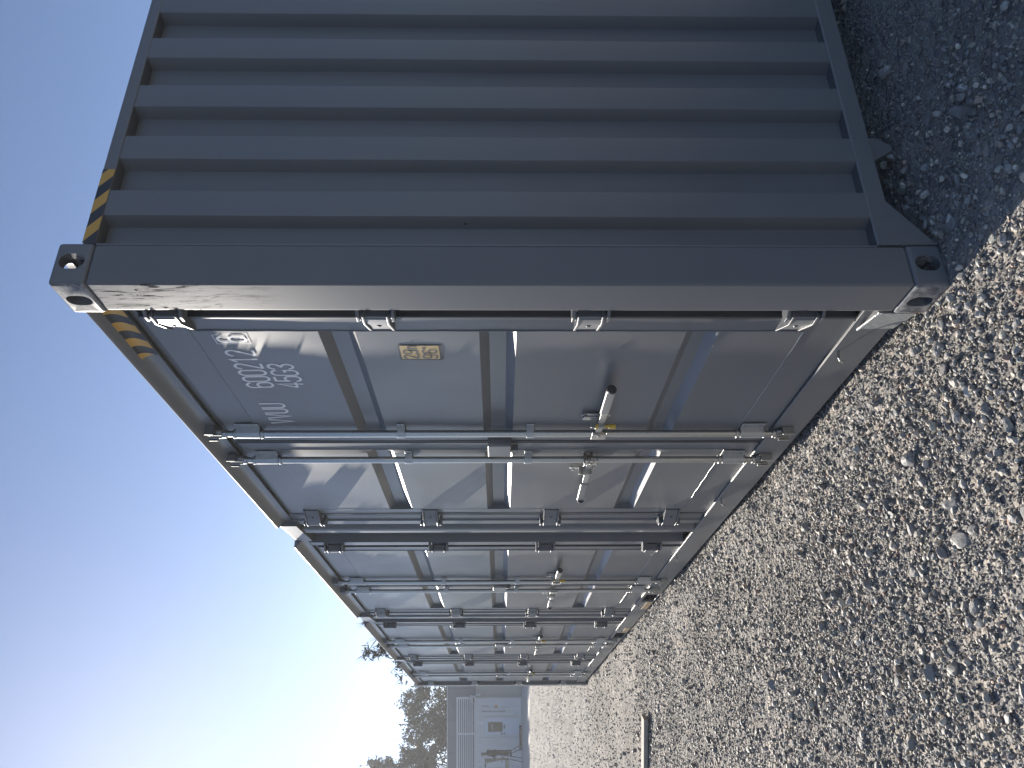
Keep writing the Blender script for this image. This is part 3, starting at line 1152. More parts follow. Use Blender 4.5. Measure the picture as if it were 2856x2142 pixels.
HT = 0.104
write('prefix_lettering', 'VVUU', [-1.216 + 0.0555 * i for i in range(4)], 2.4005, 0.098, HT, 0.0112, M['white'])
write('number_lettering', '600212', [-0.853, -0.797, -0.741, -0.683, -0.630, -0.571], 2.4005, 0.102, HT, 0.0112, M['white'])
write('check_digit', '6', [-0.4645], 2.4005, 0.098, HT, 0.0112, M['white'])
write('type_lettering', '45G3', [-0.855, -0.800, -0.745, -0.690], 2.273, 0.102, HT, 0.0112, M['white'])
mb = MB()
bx0, bx1, bz0, bz1, bw = -0.4785, -0.4085, 2.388, 2.517, 0.0035
for (a, b_, c, e) in ((bx0, bx1, bz0, bz0 + bw), (bx0, bx1, bz1 - bw, bz1), (bx0, bx0 + bw, bz0 + bw, bz1 - bw), (bx1 - bw, bx1, bz0 + bw, bz1 - bw)):
    mb.add([(x, near_d(x, z) - 0.0011, z) for x, z in ((a, c), (b_, c), (b_, e), (a, e))], [(0, 1, 2, 3)])
mb.build('check_digit_box', M['white'], near_door, 0, 1, 0, Vector((-BAYS[0], 0, 0)))


def rrect(x0, x1, z0, z1, r, n=5):
    return arc(x1 - r, z1 - r, r, 0, 90, n) + arc(x0 + r, z1 - r, r, 90, 180, n) + arc(x0 + r, z0 + r, r, 180, 270, n) + arc(x1 - r, z0 + r, r, 270, 360, n)


lab_d = min(near_d(x, z) for x in (-0.60, -0.55, -0.49) for z in (1.69, 1.76, 1.84)) - 0.0008
mb = MB().prism(rrect(-0.606, -0.482, 1.676, 1.846, 0.014), 'y', lab_d, lab_d + 0.006)
mb.build('label_border', M['navy'], near_door, 0, 1, 0, Vector((-BAYS[0], 0, 0)))
mb = MB().prism(rrect(-0.596, -0.4915, 1.690, 1.838, 0.006), 'y', lab_d - 0.0006, lab_d + 0.003)
o = mb.build('height_label', M['label'], near_door, 0, 1, 0, Vector((-BAYS[0], 0, 0)))
o['label'] = 'yellow label reading 2,9m over 9 feet 6 inches'
fl = lambda X, Z: lab_d
write('label_metres', '2,9m', [-0.5905, -0.5600, -0.5530, -0.5235], 1.774, 0.060, 0.054, 0.0072, M['ink'], fl, 0.0012)
write('label_feet', "9'6\"", [-0.5880, -0.5560, -0.5480, -0.5140], 1.700, 0.060, 0.054, 0.0072, M['ink'], fl, 0.0012)

# ------------------------------------------------------------------ far side of the yard
FH = Vector((math.cos(YAW), math.sin(YAW), 0))
RH = Vector((math.sin(YAW), -math.cos(YAW), 0))
RZ = math.atan2(RH.y, RH.x)


def yard(x, depth, z=0.0):
    """point given by metres to the right, metres away and height, seen from where the photographer stood"""
    return Vector((CAM.x, CAM.y, 0)) + FH * depth + RH * x + Vector((0, 0, z))


M['white_steel'] = simple('weathered_white_steel', (0.56, 0.56, 0.56), 0.55, 0, 0.10, 1.5)
M['door_white'] = simple('pale_door_paint', (0.56, 0.60, 0.66), 0.5, 0, 0.05, 2)
M['shed'] = simple('slate_grey_cladding', (0.15, 0.165, 0.19), 0.6, 0, 0.10, 1.2)
M['siding'] = simple('beige_siding', (0.40, 0.38, 0.34), 0.6, 0, 0.07, 2)
M['glass_dark'] = simple('dark_window_glass', (0.06, 0.065, 0.05), 0.12, 0, 0.1, 2)
M['paper'] = simple('white_paper', (0.60, 0.63, 0.60), 0.8, 0, 0.05, 4)
M['paper_tan'] = simple('tan_print', (0.42, 0.33, 0.24), 0.8, 0, 0.4, 6)
M['concrete'] = simple('pale_concrete', (0.44, 0.41, 0.37), 0.9, 0, 0.12, 1.2)
M['timber'] = simple('weathered_timber', (0.36, 0.33, 0.28), 0.85, 0, 0.3, 14, bmp=0.4)
M['cloth'] = simple('dark_work_clothes', (0.018, 0.020, 0.027), 0.9, 0, 0.2, 9)
M['skin'] = simple('skin', (0.32, 0.19, 0.13), 0.6, 0, 0.08, 9)
M['ladder'] = simple('dark_ladder_metal', (0.055, 0.058, 0.065), 0.5, 0.2, 0.2, 12)
M['orange'] = simple('orange_sticker', (0.50, 0.26, 0.08), 0.6, 0, 0.1, 9)
M['bark'] = simple('grey_brown_bark', (0.085, 0.07, 0.055), 0.9, 0, 0.3, 6)

KY = 1.064     # the yard buildings stand about 50 m away

# concrete apron in front of the building, rising gently
xs_, ys_ = np.linspace(-46, 24, 60), np.linspace(38.6, 60, 12)
av, af = grid_sheet(xs_, ys_, lambda X, Y: 0.02 + np.clip((Y - 38.9) / 11.0, 0, 1) * 0.085 + 0.006 * vnoise(X * 0.6, Y * 0.6, 71))
front = av[:, 1] < 38.7
av[front, 2] = -0.05
av[front, 1] += 0.12 * vnoise(av[front, 0] * 0.9, av[front, 0] * 0.0, 73)
ame = bpy.data.meshes.new('concrete_apron')
ame.from_pydata([tuple(yard(x, y, z)) for x, y, z in av.tolist()], [], af.tolist())
ame.materials.append(M['concrete'])
o = link('concrete_apron', ame)
tag(o, kind='structure')


def place(name, x, depth, z, label, cat, group=None):
    e = empty(name, yard(x * KY, depth * KY, 1.457 + (z - 1.457) * KY), RZ)
    e.scale = (KY, KY, KY)
    tag(e, label, cat, group)
    return e


# slate grey shed: clad wall panels and a flashing along its top
SHZ = 0.16
shed = place('grey_shed', -24.0, 49.6, 0.1, 'tall slate grey shed wall rising behind the white site cabin', 'shed')
x = -16.0
while x < 14.0:
    MB().box(x + 0.004, x + 0.996, 0.0, 0.05, 0.0, 4.63).build('cladding_panel', M['shed'], shed, 0.01, 2)
    x += 1.0
MB().box(-16, 14, -0.02, 0.07, 4.631, 4.685).build('roof_flashing', M['white_steel'], shed)
MB().box(-16, 14, 0.06, 4.0, 4.55, 4.62).build('roof', M['shed'], shed)
MB().box(-16, 14, 3.9, 4.0, 0.0, 4.55).build('wall', M['shed'], shed)

# white site cabin made from a container
CABX0, CABX1, CABY = -30.0, -18.58, 47.0
cab = place('site_cabin', 0.0, CABY, 0.19, 'white site cabin made from a container, with a pale door and a window', 'cabin')
prof = []
y = CABX0 + 0.12
while y < CABX1 - 0.12 - 0.28:
    prof += [(y, 0.035), (y + 0.10, 0.035), (y + 0.135, 0.0), (y + 0.255, 0.0)]
    y += 0.290
prof.append((CABX1 - 0.12, 0.035))
MB().strip(prof, 'z', 0.13, 2.62).build('wall', M['white_steel'], cab, 0, 2, 20)
MB().box(CABX0, CABX1, -0.01, 2.4, 2.62, 2.74).build('top_rail', M['white_steel'], cab, 0.01)
MB().box(CABX0, CABX1, -0.012, 2.4, 0.0, 0.13).build('bottom_rail', M['white_steel'], cab, 0.01)
MB().box(CABX1 - 0.13, CABX1, -0.012, 0.15, 0.131, 2.619).build('corner_post', M['white_steel'], cab, 0.01)
MB().box(CABX1 - 0.06, CABX1 - 0.01, 0.151, 2.4, 0.131, 2.619).build('wall', M['white_steel'], cab)
MB().box(CABX0, CABX1, 2.3, 2.4, 0.131, 2.619).build('wall', M['white_steel'], cab)
# entrance
dr = MB().box(-20.74, -19.79, -0.015, 0.02, 0.155, 2.17).build('door', M['door_white'], cab, 0.006)
fr = MB()
fr.box(-20.86, -20.745, -0.035, 0.03, 0.14, 2.28)
fr.box(-19.785, -19.67, -0.035, 0.03, 0.14, 2.28)
fr.box(-20.744, -19.786, -0.035, 0.03, 2.175, 2.28)
fr.build('frame', M['white_steel'], dr, 0.006)
MB().box(-20.56, -19.98, -0.024, -0.016, 1.13, 2.0).build('pane', M['glass_dark'], dr)
MB().box(-20.40, -20.12, -0.0275, -0.0245, 1.70, 1.78).build('notice', M['siding'], dr)
MB().box(-20.38, -20.14, -0.026, -0.016, 0.99, 1.07).build('letter_slot', M['ladder'], dr)
MB().box(-20.70, -20.62, -0.03, -0.016, 1.11, 1.23).build('lock', M['ladder'], dr)
MB().box(-20.70, -20.58, -0.05, -0.03, 0.99, 1.02).box(-20.70, -20.65, -0.03, -0.016, 0.97, 1.06).build('handle', M['ladder'], dr)
# window with papers inside
wn = MB()
wx0, wx1, wz0, wz1 = -22.85, -21.98, 0.64, 2.34
wn.box(wx0, wx0 + 0.14, -0.045, 0.03, wz0, wz1)
wn.box(wx1 - 0.14, wx1, -0.045, 0.03, wz0, wz1)
wn.box(wx0 + 0.141, wx1 - 0.141, -0.045, 0.03, wz1 - 0.16, wz1)
wn.box(wx0 + 0.141, wx1 - 0.141, -0.045, 0.03, wz0, wz0 + 0.10)
wn = wn.build('window', M['white_steel'], cab, 0.006)
MB().box(wx0 + 0.142, wx1 - 0.142, 0.0, 0.008, wz0 + 0.101, wz1 - 0.161).build('pane', M['glass_dark'], wn)
MB().prism([(-22.69, 0.96), (-22.23, 0.97), (-22.26, 1.30), (-22.43, 2.10), (-22.69, 2.12)], 'y', -0.004, -0.001).build('paper', M['paper'], wn)
MB().box(-22.66, -22.24, -0.005, -0.002, 0.755, 0.94).build('print', M['paper_tan'], wn)
# stencilled lines too small to read from here, kept as runs of strokes
rr = random.Random(4)
for cx_, z0_, z1_ in ((-19.03, 1.93, 2.37), (-19.34, 0.98, 2.36)):
    m_ = MB()
    z = z1_
    while z > z0_:
        h_ = rr.uniform(0.02, 0.05)
        m_.box(cx_ - 0.028, cx_ + rr.uniform(0.0, 0.03), -0.014, -0.0125, z - h_, z)
        z -= h_ + rr.choice((0.012, 0.014, 0.05 if rr.random() < 0.2 else 0.015))
    m_.build('stencil', M['ladder'], cab, 0, 1, 0)
MB().box(-19.14, -18.98, -0.014, -0.0115, 1.42, 1.60).build('sticker', M['orange'], cab)
MB().box(-18.95, -18.88, -0.03, -0.012, 2.52, 2.60).build('conduit_box', M['white_steel'], cab)
MB().tube((-18.60, -0.04, 2.2), (-18.60, -0.04, 2.74), 0.03, n=8).build('downpipe', M['white_steel'], cab)

tag(MB().box(-0.62, 0.62, -0.75, -0.05, 0.0, 0.16).build('door_step', M['ladder'], None, 0.01), 'dark step on the concrete below the pale cabin door', 'step')
st = bpy.data.objects['door_step']
st.location = yard(-20.75 * KY, CABY * KY - 0.02, 0.10)
st.rotation_euler = (0, 0, RZ)

# beige boarded cabin to the right of it
be = place('beige_cabin', 0.0, 47.3, 0.19, 'beige boarded cabin between the grey container and the white cabin', 'cabin')
z = 0.02
k_ = 0
while z < 2.55:
    MB().prism([(0.0, z), (-0.018, z + 0.004), (0.0, z + 0.118), (0.02, z + 0.118), (0.02, z)], 'x', -18.56, -12.5).build('board', M['siding'], be, 0, 1, 0)
    z += 0.120
MB().box(-18.565, -12.5, 0.021, 2.4, 0.0, 2.58).build('wall', M['siding'], be)

# slatted steel screen stored on the roof of the white cabin
sc_ = place('slatted_screen', 0.0, 47.25, 2.94, 'white steel frame with long level slats standing on the white cabin roof', 'screen')
SX0, SX1 = -26.0, -18.60
m_ = MB()
m_.box(SX0, SX1, -0.03, 0.03, 1.02, 1.12)
m_.box(SX0, SX1, -0.03, 0.03, 0.0, 0.07)
m_.build('frame', M['white_steel'], sc_, 0.005)
for xx in (SX0 + 0.05, -23.2, -20.78, SX1 - 0.05):
    MB().box(xx - 0.05, xx + 0.05, -0.034, 0.034, 0.071, 1.019).build('upright', M['white_steel'], sc_, 0.005)
for j in range(7):
    zz = 0.16 + j * 0.125
    MB().box(SX0 + 0.1, SX1 - 0.1, -0.012, 0.012, zz, zz + 0.058).build('slat', M['white_steel'], sc_, 0.004)
ac = place('vent_box', -18.55, 46.8, 2.95, 'small grey louvred box at the end of the white cabin roof', 'vent')
MB().box(-0.16, 0.14, -0.1, 0.2, 0.0, 0.30).build('case', M['white_steel'], ac, 0.01)
MB().box(-0.14, 0.12, -0.115, -0.101, 0.03, 0.12).build('louvre', M['ladder'], ac)
MB().box(-0.14, 0.12, -0.115, -0.101, 0.16, 0.27).build('louvre', M['siding'], ac)
lp = place('wall_lamp', -18.35, 47.1, 2.72, 'small pale lamp on a bent arm above the beige cabin boards', 'lamp')
MB().path([(0.0, 0.15, 0.0), (0.0, -0.12, 0.10), (0.02, -0.2, 0.05)], 0.022, 8).build('arm', M['white_steel'], lp)
MB().tube((0.02, -0.2, 0.07), (0.02, -0.22, -0.06), 0.05, 0.07, 10).build('lamp_head', M['white_steel'], lp)

# stepladder with a person standing on it
la = place('stepladder', -21.05, 45.2, 0.13, 'dark stepladder in front of the white cabin, carrying a person', 'ladder')
def rail(a, b_, r=0.022):
    return MB().tube(a, b_, r, r, 8)
for yy in (-0.22, 0.22):
    rail((0.46, yy * 1.15, 0.0), (-0.10, yy * 0.75, 1.21)).build('leg', M['ladder'], la)
    rail((-0.36, yy * 1.15, 0.0), (-0.12, yy * 0.75, 1.21)).build('leg', M['ladder'], la)
for k_ in range(1, 5):
    f = k_ / 5
    xx = 0.46 - 0.56 * f
    hw = 0.25 - 0.08 * f
    MB().box(xx - 0.05, xx + 0.05, -hw, hw, 1.21 * f - 0.015, 1.21 * f + 0.015).build('step', M['ladder'], la, 0.004)
MB().box(-0.40, 0.02, -0.17, 0.17, 1.215, 1.25).build('platform', M['ladder'], la, 0.006)
MB().box(-0.34, -0.05, -0.13, 0.13, 0.92, 0.945).build('tool_tray', M['ladder'], la, 0.006)


def skin_figure(name, verts, edges, radii, mat, parent, sub=2):
    me = bpy.data.meshes.new(name)
    me.from_pydata(verts, edges, [])
    o = bpy.data.objects.new(name, me)
    COL.objects.link(o)
    md = o.modifiers.new('s', 'SKIN')
    md.use_smooth_shade = True
    for i, r in enumerate(radii):
        me.skin_vertices[0].data[i].radius = r if isinstance(r, tuple) else (r, r)
        me.skin_vertices[0].data[i].use_root = (i == 0)
    sb = o.modifiers.new('u', 'SUBSURF')
    sb.levels = sub
    sb.render_levels = sub
    dg = bpy.context.evaluated_depsgraph_get()
    dg.update()
    res = bpy.data.meshes.new_from_object(o.evaluated_get(dg))
    res.materials.clear()
    res.materials.append(mat)
    bpy.data.objects.remove(o)
    return link(name, res, parent)


# the person faces left, knees almost straight, both hands at the ladder's top
pe = place('person', -20.98, 45.2, 0.62 + 0.16, 'person in dark clothes and a peaked cap standing on the stepladder', 'person')
pv, pe_, pr = [], [], []
def pj(x, y, z, r, parent=None):
    pv.append((x, y, z)); pr.append(r)
    if parent is not None: pe_.append((parent, len(pv) - 1))
    return len(pv) - 1
pelv = pj(0.02, 0, 0.93, (0.185, 0.17))
belly = pj(0.0, 0, 1.08, (0.185, 0.17), pelv)
chest = pj(-0.01, 0, 1.28, (0.20, 0.18), belly)
neckb = pj(-0.01, 0, 1.42, (0.105, 0.10), chest)
neck = pj(-0.03, 0, 1.49, 0.056, neckb)
headl = pj(-0.05, 0, 1.57, (0.080, 0.090), neck)
headt = pj(-0.045, 0, 1.665, (0.078, 0.085), headl)
for sg in (-1, 1):
    hip = pj(0.02, sg * 0.10, 0.88, 0.105, pelv)
    knee = pj(0.01 + 0.02 * sg, sg * 0.11, 0.48, 0.072, hip)
    ank = pj(0.05 + 0.02 * sg, sg * 0.11, 0.09, 0.050, knee)
    toe = pj(-0.13 + 0.02 * sg, sg * 0.12, 0.04, 0.042, ank)
    sh = pj(-0.01, sg * 0.19, 1.37, 0.072, neckb)
    el = pj(-0.06 - 0.05 * (sg > 0), sg * 0.23, 1.10, 0.050, sh)
    wr = pj(-0.25 - 0.04 * (sg > 0), sg * 0.17, 0.92, 0.034, el)
body = skin_figure('body', pv, pe_, pr, M['cloth'], pe)
MB().tube((-0.05, 0, 1.675), (-0.045, 0, 1.76), 0.094, 0.060, 14).prism([(-0.10, 1.685), (-0.245, 1.655), (-0.248, 1.664), (-0.10, 1.705)], 'y', -0.062, 0.062).build('cap', M['cloth'], pe, 0.008, 2)
fa = skin_figure('face', [(-0.085, 0, 1.575), (-0.10, 0, 1.625), (-0.138, 0, 1.612), (-0.10, 0, 1.54)], [(0, 1), (1, 2), (0, 3)], [0.062, 0.056, 0.014, 0.045], M['skin'], pe, 1)
for sg in (-1, 1):
    hx, hy, hz = -0.27 - 0.04 * (sg > 0), sg * 0.165, 0.895
    hv, he, hr = [(hx, hy, hz), (hx - 0.06, hy, hz - 0.03)], [(0, 1)], [0.028, 0.030]
    for f in range(4):
        a0 = len(hv)
        dy = (f - 1.5) * 0.019
        ln = (0.030, 0.034, 0.032, 0.026)[f]
        hv += [(hx - 0.085, hy + dy, hz - 0.045), (hx - 0.085 - ln, hy + dy, hz - 0.065), (hx - 0.09 - ln, hy + dy * 0.9, hz - 0.065 - ln)]
        he += [(1, a0), (a0, a0 + 1), (a0 + 1, a0 + 2)]
        hr += [0.010, 0.009, 0.007]
    a0 = len(hv)
    hv += [(hx - 0.035, hy - sg * 0.035, hz - 0.015), (hx - 0.075, hy - sg * 0.05, hz - 0.03)]
    he += [(0, a0), (a0, a0 + 1)]
    hr += [0.012, 0.009]
    skin_figure('hand', hv, he, hr, M['skin'], pe, 1)

# plank lying on the gravel
pl = MB()
segs_ = 14
for i in range(segs_):
    pass
pl.box(-3.4, 0.0, -0.075, 0.075, 0.0, 0.042)
plo = pl.build('timber_plank', M['timber'], None, 0.006, 2)
plo.location = yard(-3.30, 7.86, 0.004)
plo.rotation_euler = (0.0, 0.004, RZ + 0.006)
tag(plo, 'pale weathered plank lying flat on the gravel beyond the near stones', 'plank')

# ------------------------------------------------------------------ trees
def leaf_mat(name, col):
    m, n, b = nodes_of(name)
    geo = N(n, 'ShaderNodeNewGeometry')
    no = N(n, 'ShaderNodeTexNoise', Scale=1.3, Detail=3.0)
    n.links.new(geo.outputs['Position'], no.inputs['Vector'])
    ri = geo.outputs['Random Per Island']
    base = mix(n, no.outputs['Fac'], tuple(c * 0.75 for c in col), tuple(c * 1.3 for c in col))
    base = mix(n, ri, base, tuple(c * 1.15 for c in col))
    n.links.new(base, b.inputs['Base Color'])
    b.inputs['Roughness'].default_value = 0.55
    tr = n.nodes.new('ShaderNodeBsdfTranslucent')
    n.links.new(base, tr.inputs['Color'])
    ms = n.nodes.new('ShaderNodeMixShader')
    ms.inputs[0].default_value = 0.15
    n.links.new(b.outputs[0], ms.inputs[1])
    n.links.new(tr.outputs[0], ms.inputs[2])
    n.links.new(ms.outputs[0], n.nodes['Material Output'].inputs['Surface'])
    return m


M['leaf'] = leaf_mat('olive_foliage', (0.040, 0.052, 0.028))
M['leaf2'] = leaf_mat('dusty_foliage', (0.045, 0.052, 0.032))


def leaves(centres, per, spread, size, rng, elong=1.0):
    n_ = len(centres) * per
    c = np.repeat(np.asarray(centres, float), per, 0)
    p = c + rng.normal(0, 1, (n_, 3)) * np.repeat(np.asarray(spread, float).reshape(-1, 1), per, 0)[:, :1] * np.array([1, 1, 0.8])
    a = rng.normal(0, 1, (n_, 3)); a /= np.linalg.norm(a, axis=1, keepdims=True)
    b2 = rng.normal(0, 1, (n_, 3)); b2 -= a * (a * b2).sum(1, keepdims=True); b2 /= np.linalg.norm(b2, axis=1, keepdims=True)
    s = size * rng.uniform(0.6, 1.3, (n_, 1))
    v = np.stack([p - a * s * elong, p + b2 * s * 0.45, p + a * s * elong, p - b2 * s * 0.45], 1).reshape(-1, 3)
    f = np.arange(n_ * 4).reshape(-1, 4)
    return v, f


def tree(name, base, height, crown_z, crown_r, n_clumps, per, label, mat, seed, leaf=0.13, wispy=False, flat=1.0, squash=1.0):
    rng = np.random.default_rng(seed)
    e = empty(name, base)
    tag(e, label, 'tree', 'trees beyond the yard')
    tb = MB()
    p = Vector((0, 0, -0.2))
    th = crown_z * 0.9
    pts = [p]
    for i in range(5):
        pts.append(Vector((rng.normal(0, 0.08) * (i + 1), rng.normal(0, 0.08) * (i + 1), th * (i + 1) / 5)))
    for i in range(5):
        tb.tube(pts[i], pts[i + 1], 0.05 * height / 3 * (1 - i * 0.13), 0.05 * height / 3 * (1 - (i + 1) * 0.13), 8)
    top = pts[-1]
    cs, sp = [], []
    for i in range(n_clumps):
        d = rng.normal(0, 1, 3); d /= np.linalg.norm(d)
        r = crown_r * rng.uniform(0.25, 1.0) ** 0.6
        c = np.array([d[0] * r, d[1] * r, crown_z + d[2] * r * squash])
        c[2] = min(max(c[2], th * 0.55), height)
        cs.append(c)
        sp.append(rng.uniform(0.14, 0.30) * crown_r / 2.4)
        a = pts[int(rng.integers(2, 6))] if c[2] < crown_z else top
        mid = (a + Vector(c)) * 0.5 + Vector(rng.normal(0, 0.18, 3)) + Vector((0, 0, 0.15))
        r0 = 0.018 * height / 6
        tb.tube(a, mid, r0 * 1.6, r0, 5, caps=False)
        tb.tube(mid, c, r0, r0 * 0.4, 5, caps=False)
        if wispy or i % 4 == 0:
            for k in range(7):
                q = Vector(c) + Vector((d[0] * 0.5 + rng.normal(0, .25), d[1] * 0.5 + rng.normal(0, .25), abs(d[2]) * 0.4 + rng.uniform(0.0, 0.5))) * crown_r * 0.38
                tb.tube(c, q, r0 * 0.42, r0 * 0.15, 4, caps=False)
    tb.build('trunk', M['bark'], e, 0, 1, 60)
    v, f = leaves(cs, per, sp, leaf, rng, 1.0 if not wispy else 2.2)
    me = bpy.data.meshes.new('crown')
    me.from_pydata(v.tolist(), [], f.tolist())
    me.materials.append(mat)
    link('crown', me, e)
    return e


tree('leafy_tree', yard(-23.9, 57.5, 0), 8.3, 5.7, 2.9, 120, 110, 'rounded olive green tree showing above the grey shed roof', M['leaf'], 11, 0.12)
tree('leafy_tree', yard(-28.9, 60.0, 0), 9.9, 7.9, 2.0, 60, 90, 'loose tree left of the rounded tree, its crown only partly showing', M['leaf2'], 12, 0.13)
tree('leafy_tree', yard(-33.0, 66.0, 0), 13.2, 11.2, 2.1, 60, 90, 'tallest of the far trees, standing beyond the loose one at the left', M['leaf2'], 13, 0.14)
tree('wispy_tree', yard(-6.7, 21.5, 0), 5.35, 4.1, 1.2, 34, 50, 'thin feathery tree poking up behind the third pair of container doors', M['leaf'], 14, 0.045, True)
tree('wispy_tree', yard(-8.5, 24.5, 0), 4.35, 3.5, 0.8, 24, 55, 'small feathery tree behind the far end of the container roof', M['leaf'], 15, 0.045, True)

# ------------------------------------------------------------------ gravel
ICO0 = ([], [])
def ico(sub):
    bm = bmesh.new()
    bmesh.ops.create_icosphere(bm, subdivisions=sub, radius=1.0)
    v = np.array([x.co[:] for x in bm.verts])
    f = np.array([[q.index for q in p.verts] for p in bm.faces])
    bm.free()
    return v, f


def pebble_shape(sub, rng):
    v, f = ico(sub)
    # cut by random planes: broken river gravel
    for _ in range(10):
        d = rng.normal(0, 1, 3); d /= np.linalg.norm(d)
        h = rng.uniform(0.45, 0.85)
        t = v @ d
        v = v - np.clip(t - h, 0, None)[:, None] * d * 0.97
    v = v * (1 + 0.035 * rng.normal(0, 1, (len(v), 1))) * 1.18
    return v, f


SH1 = [pebble_shape(2, RNG) for _ in range(9)]
SH0 = [pebble_shape(1, RNG) for _ in range(10)]
OCT = (np.array([(1, 0, 0), (-1, 0, 0), (0, 1, 0), (0, -1, 0), (0, 0, 1), (0, 0, -1)], float), np.array([(0, 2, 4), (2, 1, 4), (1, 3, 4), (3, 0, 4), (2, 0, 5), (1, 2, 5), (3, 1, 5), (0, 3, 5)]))
SHG = [(OCT[0] * (1 + 0.22 * RNG.normal(0, 1, (6, 1))) + 0.12 * RNG.normal(0, 1, (6, 3)), OCT[1]) for _ in range(8)]
HALF = math.radians(36)


def scatter(n, r0, r1, rng):
    r = np.sqrt(rng.uniform(r0 * r0, r1 * r1, n))
    r = r * rng.uniform(0.86, 1.16, n)      # no hard seams between the rings
    a = rng.uniform(-HALF, HALF, n)
    x = CAM.x + r * np.cos(YAW + a)
    y = CAM.y + r * np.sin(YAW + a)
    return x, y, r


PAL = np.array([(0.11, 0.115, 0.125), (0.16, 0.165, 0.17), (0.20, 0.20, 0.20), (0.24, 0.235, 0.225), (0.29, 0.275, 0.25), (0.22, 0.19, 0.165), (0.34, 0.32, 0.29), (0.42, 0.40, 0.365), (0.19, 0.205, 0.20), (0.25, 0.18, 0.15)])
PW = np.array([0.13, 0.18, 0.17, 0.15, 0.11, 0.07, 0.08, 0.03, 0.06, 0.02])


def batch(rings, single_max):
    X, Y, R, D = [], [], [], []
    for n, r0, r1, dmin, dmean in rings:
        x, y, r = scatter(n, r0, r1, RNG)
        d = dmin + RNG.gamma(1.7, dmean / 1.7, n)
        X.append(x); Y.append(y); R.append(r); D.append(d)
    x, y, r, d = map(np.concatenate, (X, Y, R, D))
    # fewer and smaller stones in the sandy drifts
    s = vnoise(x * 0.9 + 3, y * 0.9, 51) * 0.6 + vnoise(x * 2.3, y * 2.3 + 9, 52) * 0.4
    keep = RNG.uniform(0, 1, len(x)) < np.where((d < 0.0095) | (r > 15), 0.9, np.clip(0.70 - 1.3 * s, 0.10 + np.clip((r - 7) / 8, 0, 1) * 0.75, 1.0))
    keep &= ~((x < -0.02) & (x > -LEN) & (y > 0.10) & (y < WID) & ~((x > -0.5) & (y < WID)))
    keep &= ~((x < 0.0) & (x > -LEN) & (y > 0.034) & (y < 0.12) & ((d > 0.03) | (x > -0.19)))
    keep &= ~((x > -0.19) & (x < 0.012) & (y > -0.012) & (y < 0.17))
    d = np.minimum(d, 0.062)
    return x[keep], y[keep], r[keep], d[keep]


x, y, r, d = batch([(42000, 1.6, 4.2, 0.005, 0.0062), (2400, 1.6, 4.5, 0.012, 0.012), (50000, 4.2, 8.0, 0.007, 0.0066), (3200, 4.5, 9.0, 0.014, 0.012),
                    (34000, 8.0, 14.0, 0.010, 0.009), (20000, 14.0, 26.0, 0.014, 0.010), (9000, 26.0, 39.0, 0.022, 0.012),
                    (70000, 1.6, 4.5, 0.003, 0.0038), (50000, 4.5, 9.0, 0.004, 0.006)], 300)
zg = ground_h(x, y)
show = d / r
order = np.argsort(-show)
singles, rest = order[:300], order[300:]


def rots(n, rng):
    a = rng.uniform(0, 2 * math.pi, n)
    tx, ty = rng.normal(0, 0.35, n), rng.normal(0, 0.35, n)
    ca, sa = np.cos(a), np.sin(a)
    Rz = np.zeros((n, 3, 3)); Rz[:, 0, 0] = ca; Rz[:, 0, 1] = -sa; Rz[:, 1, 0] = sa; Rz[:, 1, 1] = ca; Rz[:, 2, 2] = 1
    Rx = np.zeros((n, 3, 3)); Rx[:, 0, 0] = 1; Rx[:, 1, 1] = np.cos(tx); Rx[:, 1, 2] = -np.sin(tx); Rx[:, 2, 1] = np.sin(tx); Rx[:, 2, 2] = np.cos(tx)
    Ry = np.zeros((n, 3, 3)); Ry[:, 1, 1] = 1; Ry[:, 0, 0] = np.cos(ty); Ry[:, 0, 2] = np.sin(ty); Ry[:, 2, 0] = -np.sin(ty); Ry[:, 2, 2] = np.cos(ty)
    return Rx @ Ry @ Rz


VV, FF, CC = [], [], []
base = 0
near_mask = (r[rest] < 3.9) & (d[rest] > 0.018)
grit_mask = d[rest] < 0.0095
for shapes, sel in ((SH1, rest[near_mask]), (SH0, rest[~near_mask & ~grit_mask]), (SHG, rest[~near_mask & grit_mask])):
    n_ = len(sel)
    which = RNG.integers(0, len(shapes), n_)
    Rm = rots(n_, RNG)
    sc3 = (d[sel] / 2)[:, None] * np.stack([RNG.uniform(0.85, 1.25, n_), RNG.uniform(0.65, 1.0, n_), RNG.uniform(0.50, 0.95, n_)], 1)
    ctr = np.stack([x[sel], y[sel], zg[sel] + sc3[:, 2] * RNG.uniform(0.2, 0.85, n_)], 1)
    colr = PAL[RNG.choice(len(PAL), n_, p=PW)] * RNG.uniform(0.95, 2.1, (n_, 1)) * np.array([1.06, 1.0, 0.91])
    xs__, ys__ = x[sel], y[sel]
    drift = np.clip((vnoise(xs__ * 0.9 + 3, ys__ * 0.9, 51) * 0.6 + vnoise(xs__ * 2.3, ys__ * 2.3 + 9, 52) * 0.4 + 0.02) * 2.6, 0, 1) * (d[sel] < 0.013)
    sandc = np.array([0.44, 0.405, 0.35]) * RNG.uniform(0.75, 1.15, (n_, 1))
    colr = colr * (1 - drift[:, None] * 0.8) + sandc * drift[:, None] * 0.8
    for k, (sv, sf) in enumerate(shapes):
        m_ = which == k
        if not m_.any():
            continue
        v = np.einsum('nij,nvj->nvi', Rm[m_], sv[None] * sc3[m_][:, None, :]) + ctr[m_][:, None, :]
        nn, nv = v.shape[:2]
        VV.append(v.reshape(-1, 3))
        FF.append((sf[None] + (np.arange(nn) * nv)[:, None, None] + base).reshape(-1, 3))
        CC.append(np.repeat(colr[m_], nv, 0))
        base += nn * nv
VV, FF, CC = np.concatenate(VV), np.concatenate(FF), np.concatenate(CC)
me = bpy.data.meshes.new('gravel')
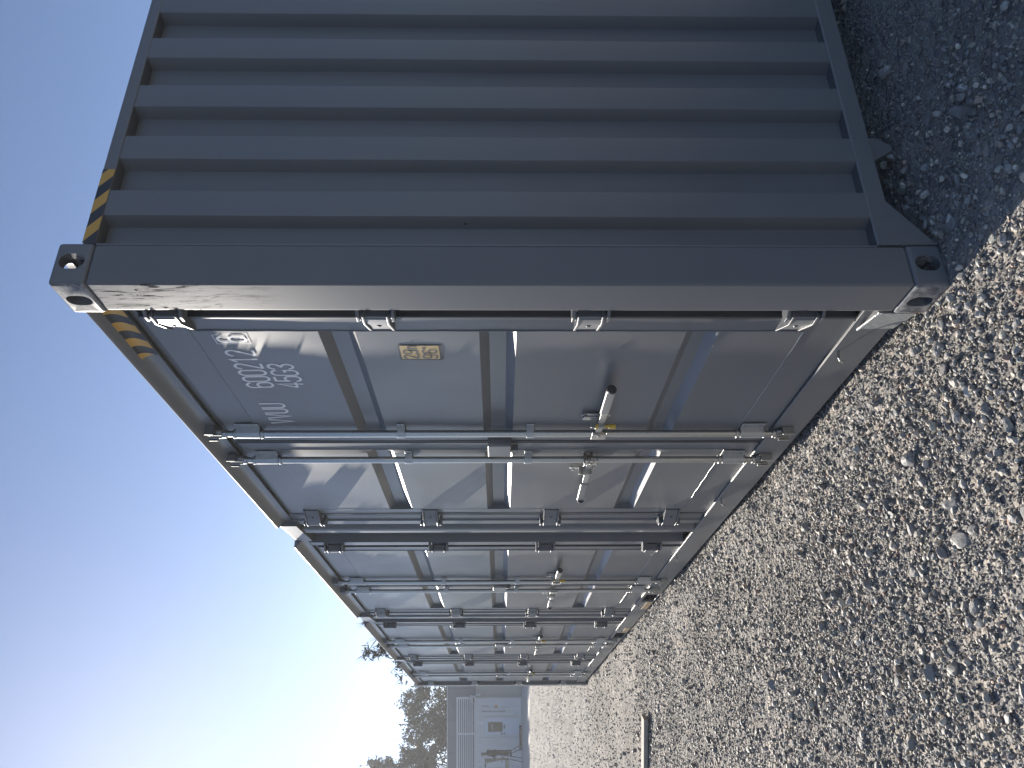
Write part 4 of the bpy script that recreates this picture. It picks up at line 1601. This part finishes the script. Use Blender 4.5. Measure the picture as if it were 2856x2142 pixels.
me.vertices.add(len(VV))
me.vertices.foreach_set('co', VV.astype(np.float32).ravel())
me.loops.add(FF.size)
me.loops.foreach_set('vertex_index', FF.astype(np.int32).ravel())
me.polygons.add(len(FF))
me.polygons.foreach_set('loop_start', np.arange(0, FF.size, 3, dtype=np.int32))
me.polygons.foreach_set('use_smooth', np.zeros(len(FF), bool))
me.update(calc_edges=True)
at = me.attributes.new('stone_colour', 'FLOAT_COLOR', 'POINT')
at.data.foreach_set('color', np.c_[CC, np.ones(len(CC))].astype(np.float32).ravel())
me.materials.append(M['stones'])
gr = link('gravel', me)
tag(gr, kind='stuff')
# the stones that show largest, one by one
smes = []
for k in range(8):
    sv, sf = pebble_shape(2, RNG)
    sm = bpy.data.meshes.new('stone')
    sm.from_pydata(sv.tolist(), [], sf.tolist())
    sm.polygons.foreach_set('use_smooth', [False] * len(sm.polygons))
    sm.materials.append(M['stone'])
    smes.append(sm)
for i in singles:
    o = link('stone', smes[int(RNG.integers(0, 8))], ground)
    s_ = float(d[i]) / 2
    o.scale = (s_ * RNG.uniform(0.9, 1.25), s_ * RNG.uniform(0.7, 1.0), s_ * RNG.uniform(0.45, 0.75))
    o.location = (float(x[i]), float(y[i]), float(zg[i]) + o.scale[2] * RNG.uniform(0.1, 0.7))
    o.rotation_euler = (RNG.normal(0, 0.25), RNG.normal(0, 0.25), RNG.uniform(0, 6.28))
print('gravel tris', len(FF))

# ------------------------------------------------------------------ haze volume, added for air and to imitate lens glare
hz = MB().box(-420, 420, -420, 420, -1.5, 17.5)
hm = bpy.data.materials.new('glare_haze_air')
hm.use_nodes = True
hn = hm.node_tree
hn.nodes.clear()
hv_ = hn.nodes.new('ShaderNodeVolumePrincipled')
hv_.inputs['Color'].default_value = (0.93, 0.95, 0.97, 1)
hv_.inputs['Density'].default_value = 0.0016
hv_.inputs['Anisotropy'].default_value = 0.3
ho = hn.nodes.new('ShaderNodeOutputMaterial')
hn.links.new(hv_.outputs[0], ho.inputs['Volume'])
glare_haze = hz.build('glare_haze', hm, None, 0, 1, 0)
tag(glare_haze, kind='stuff')
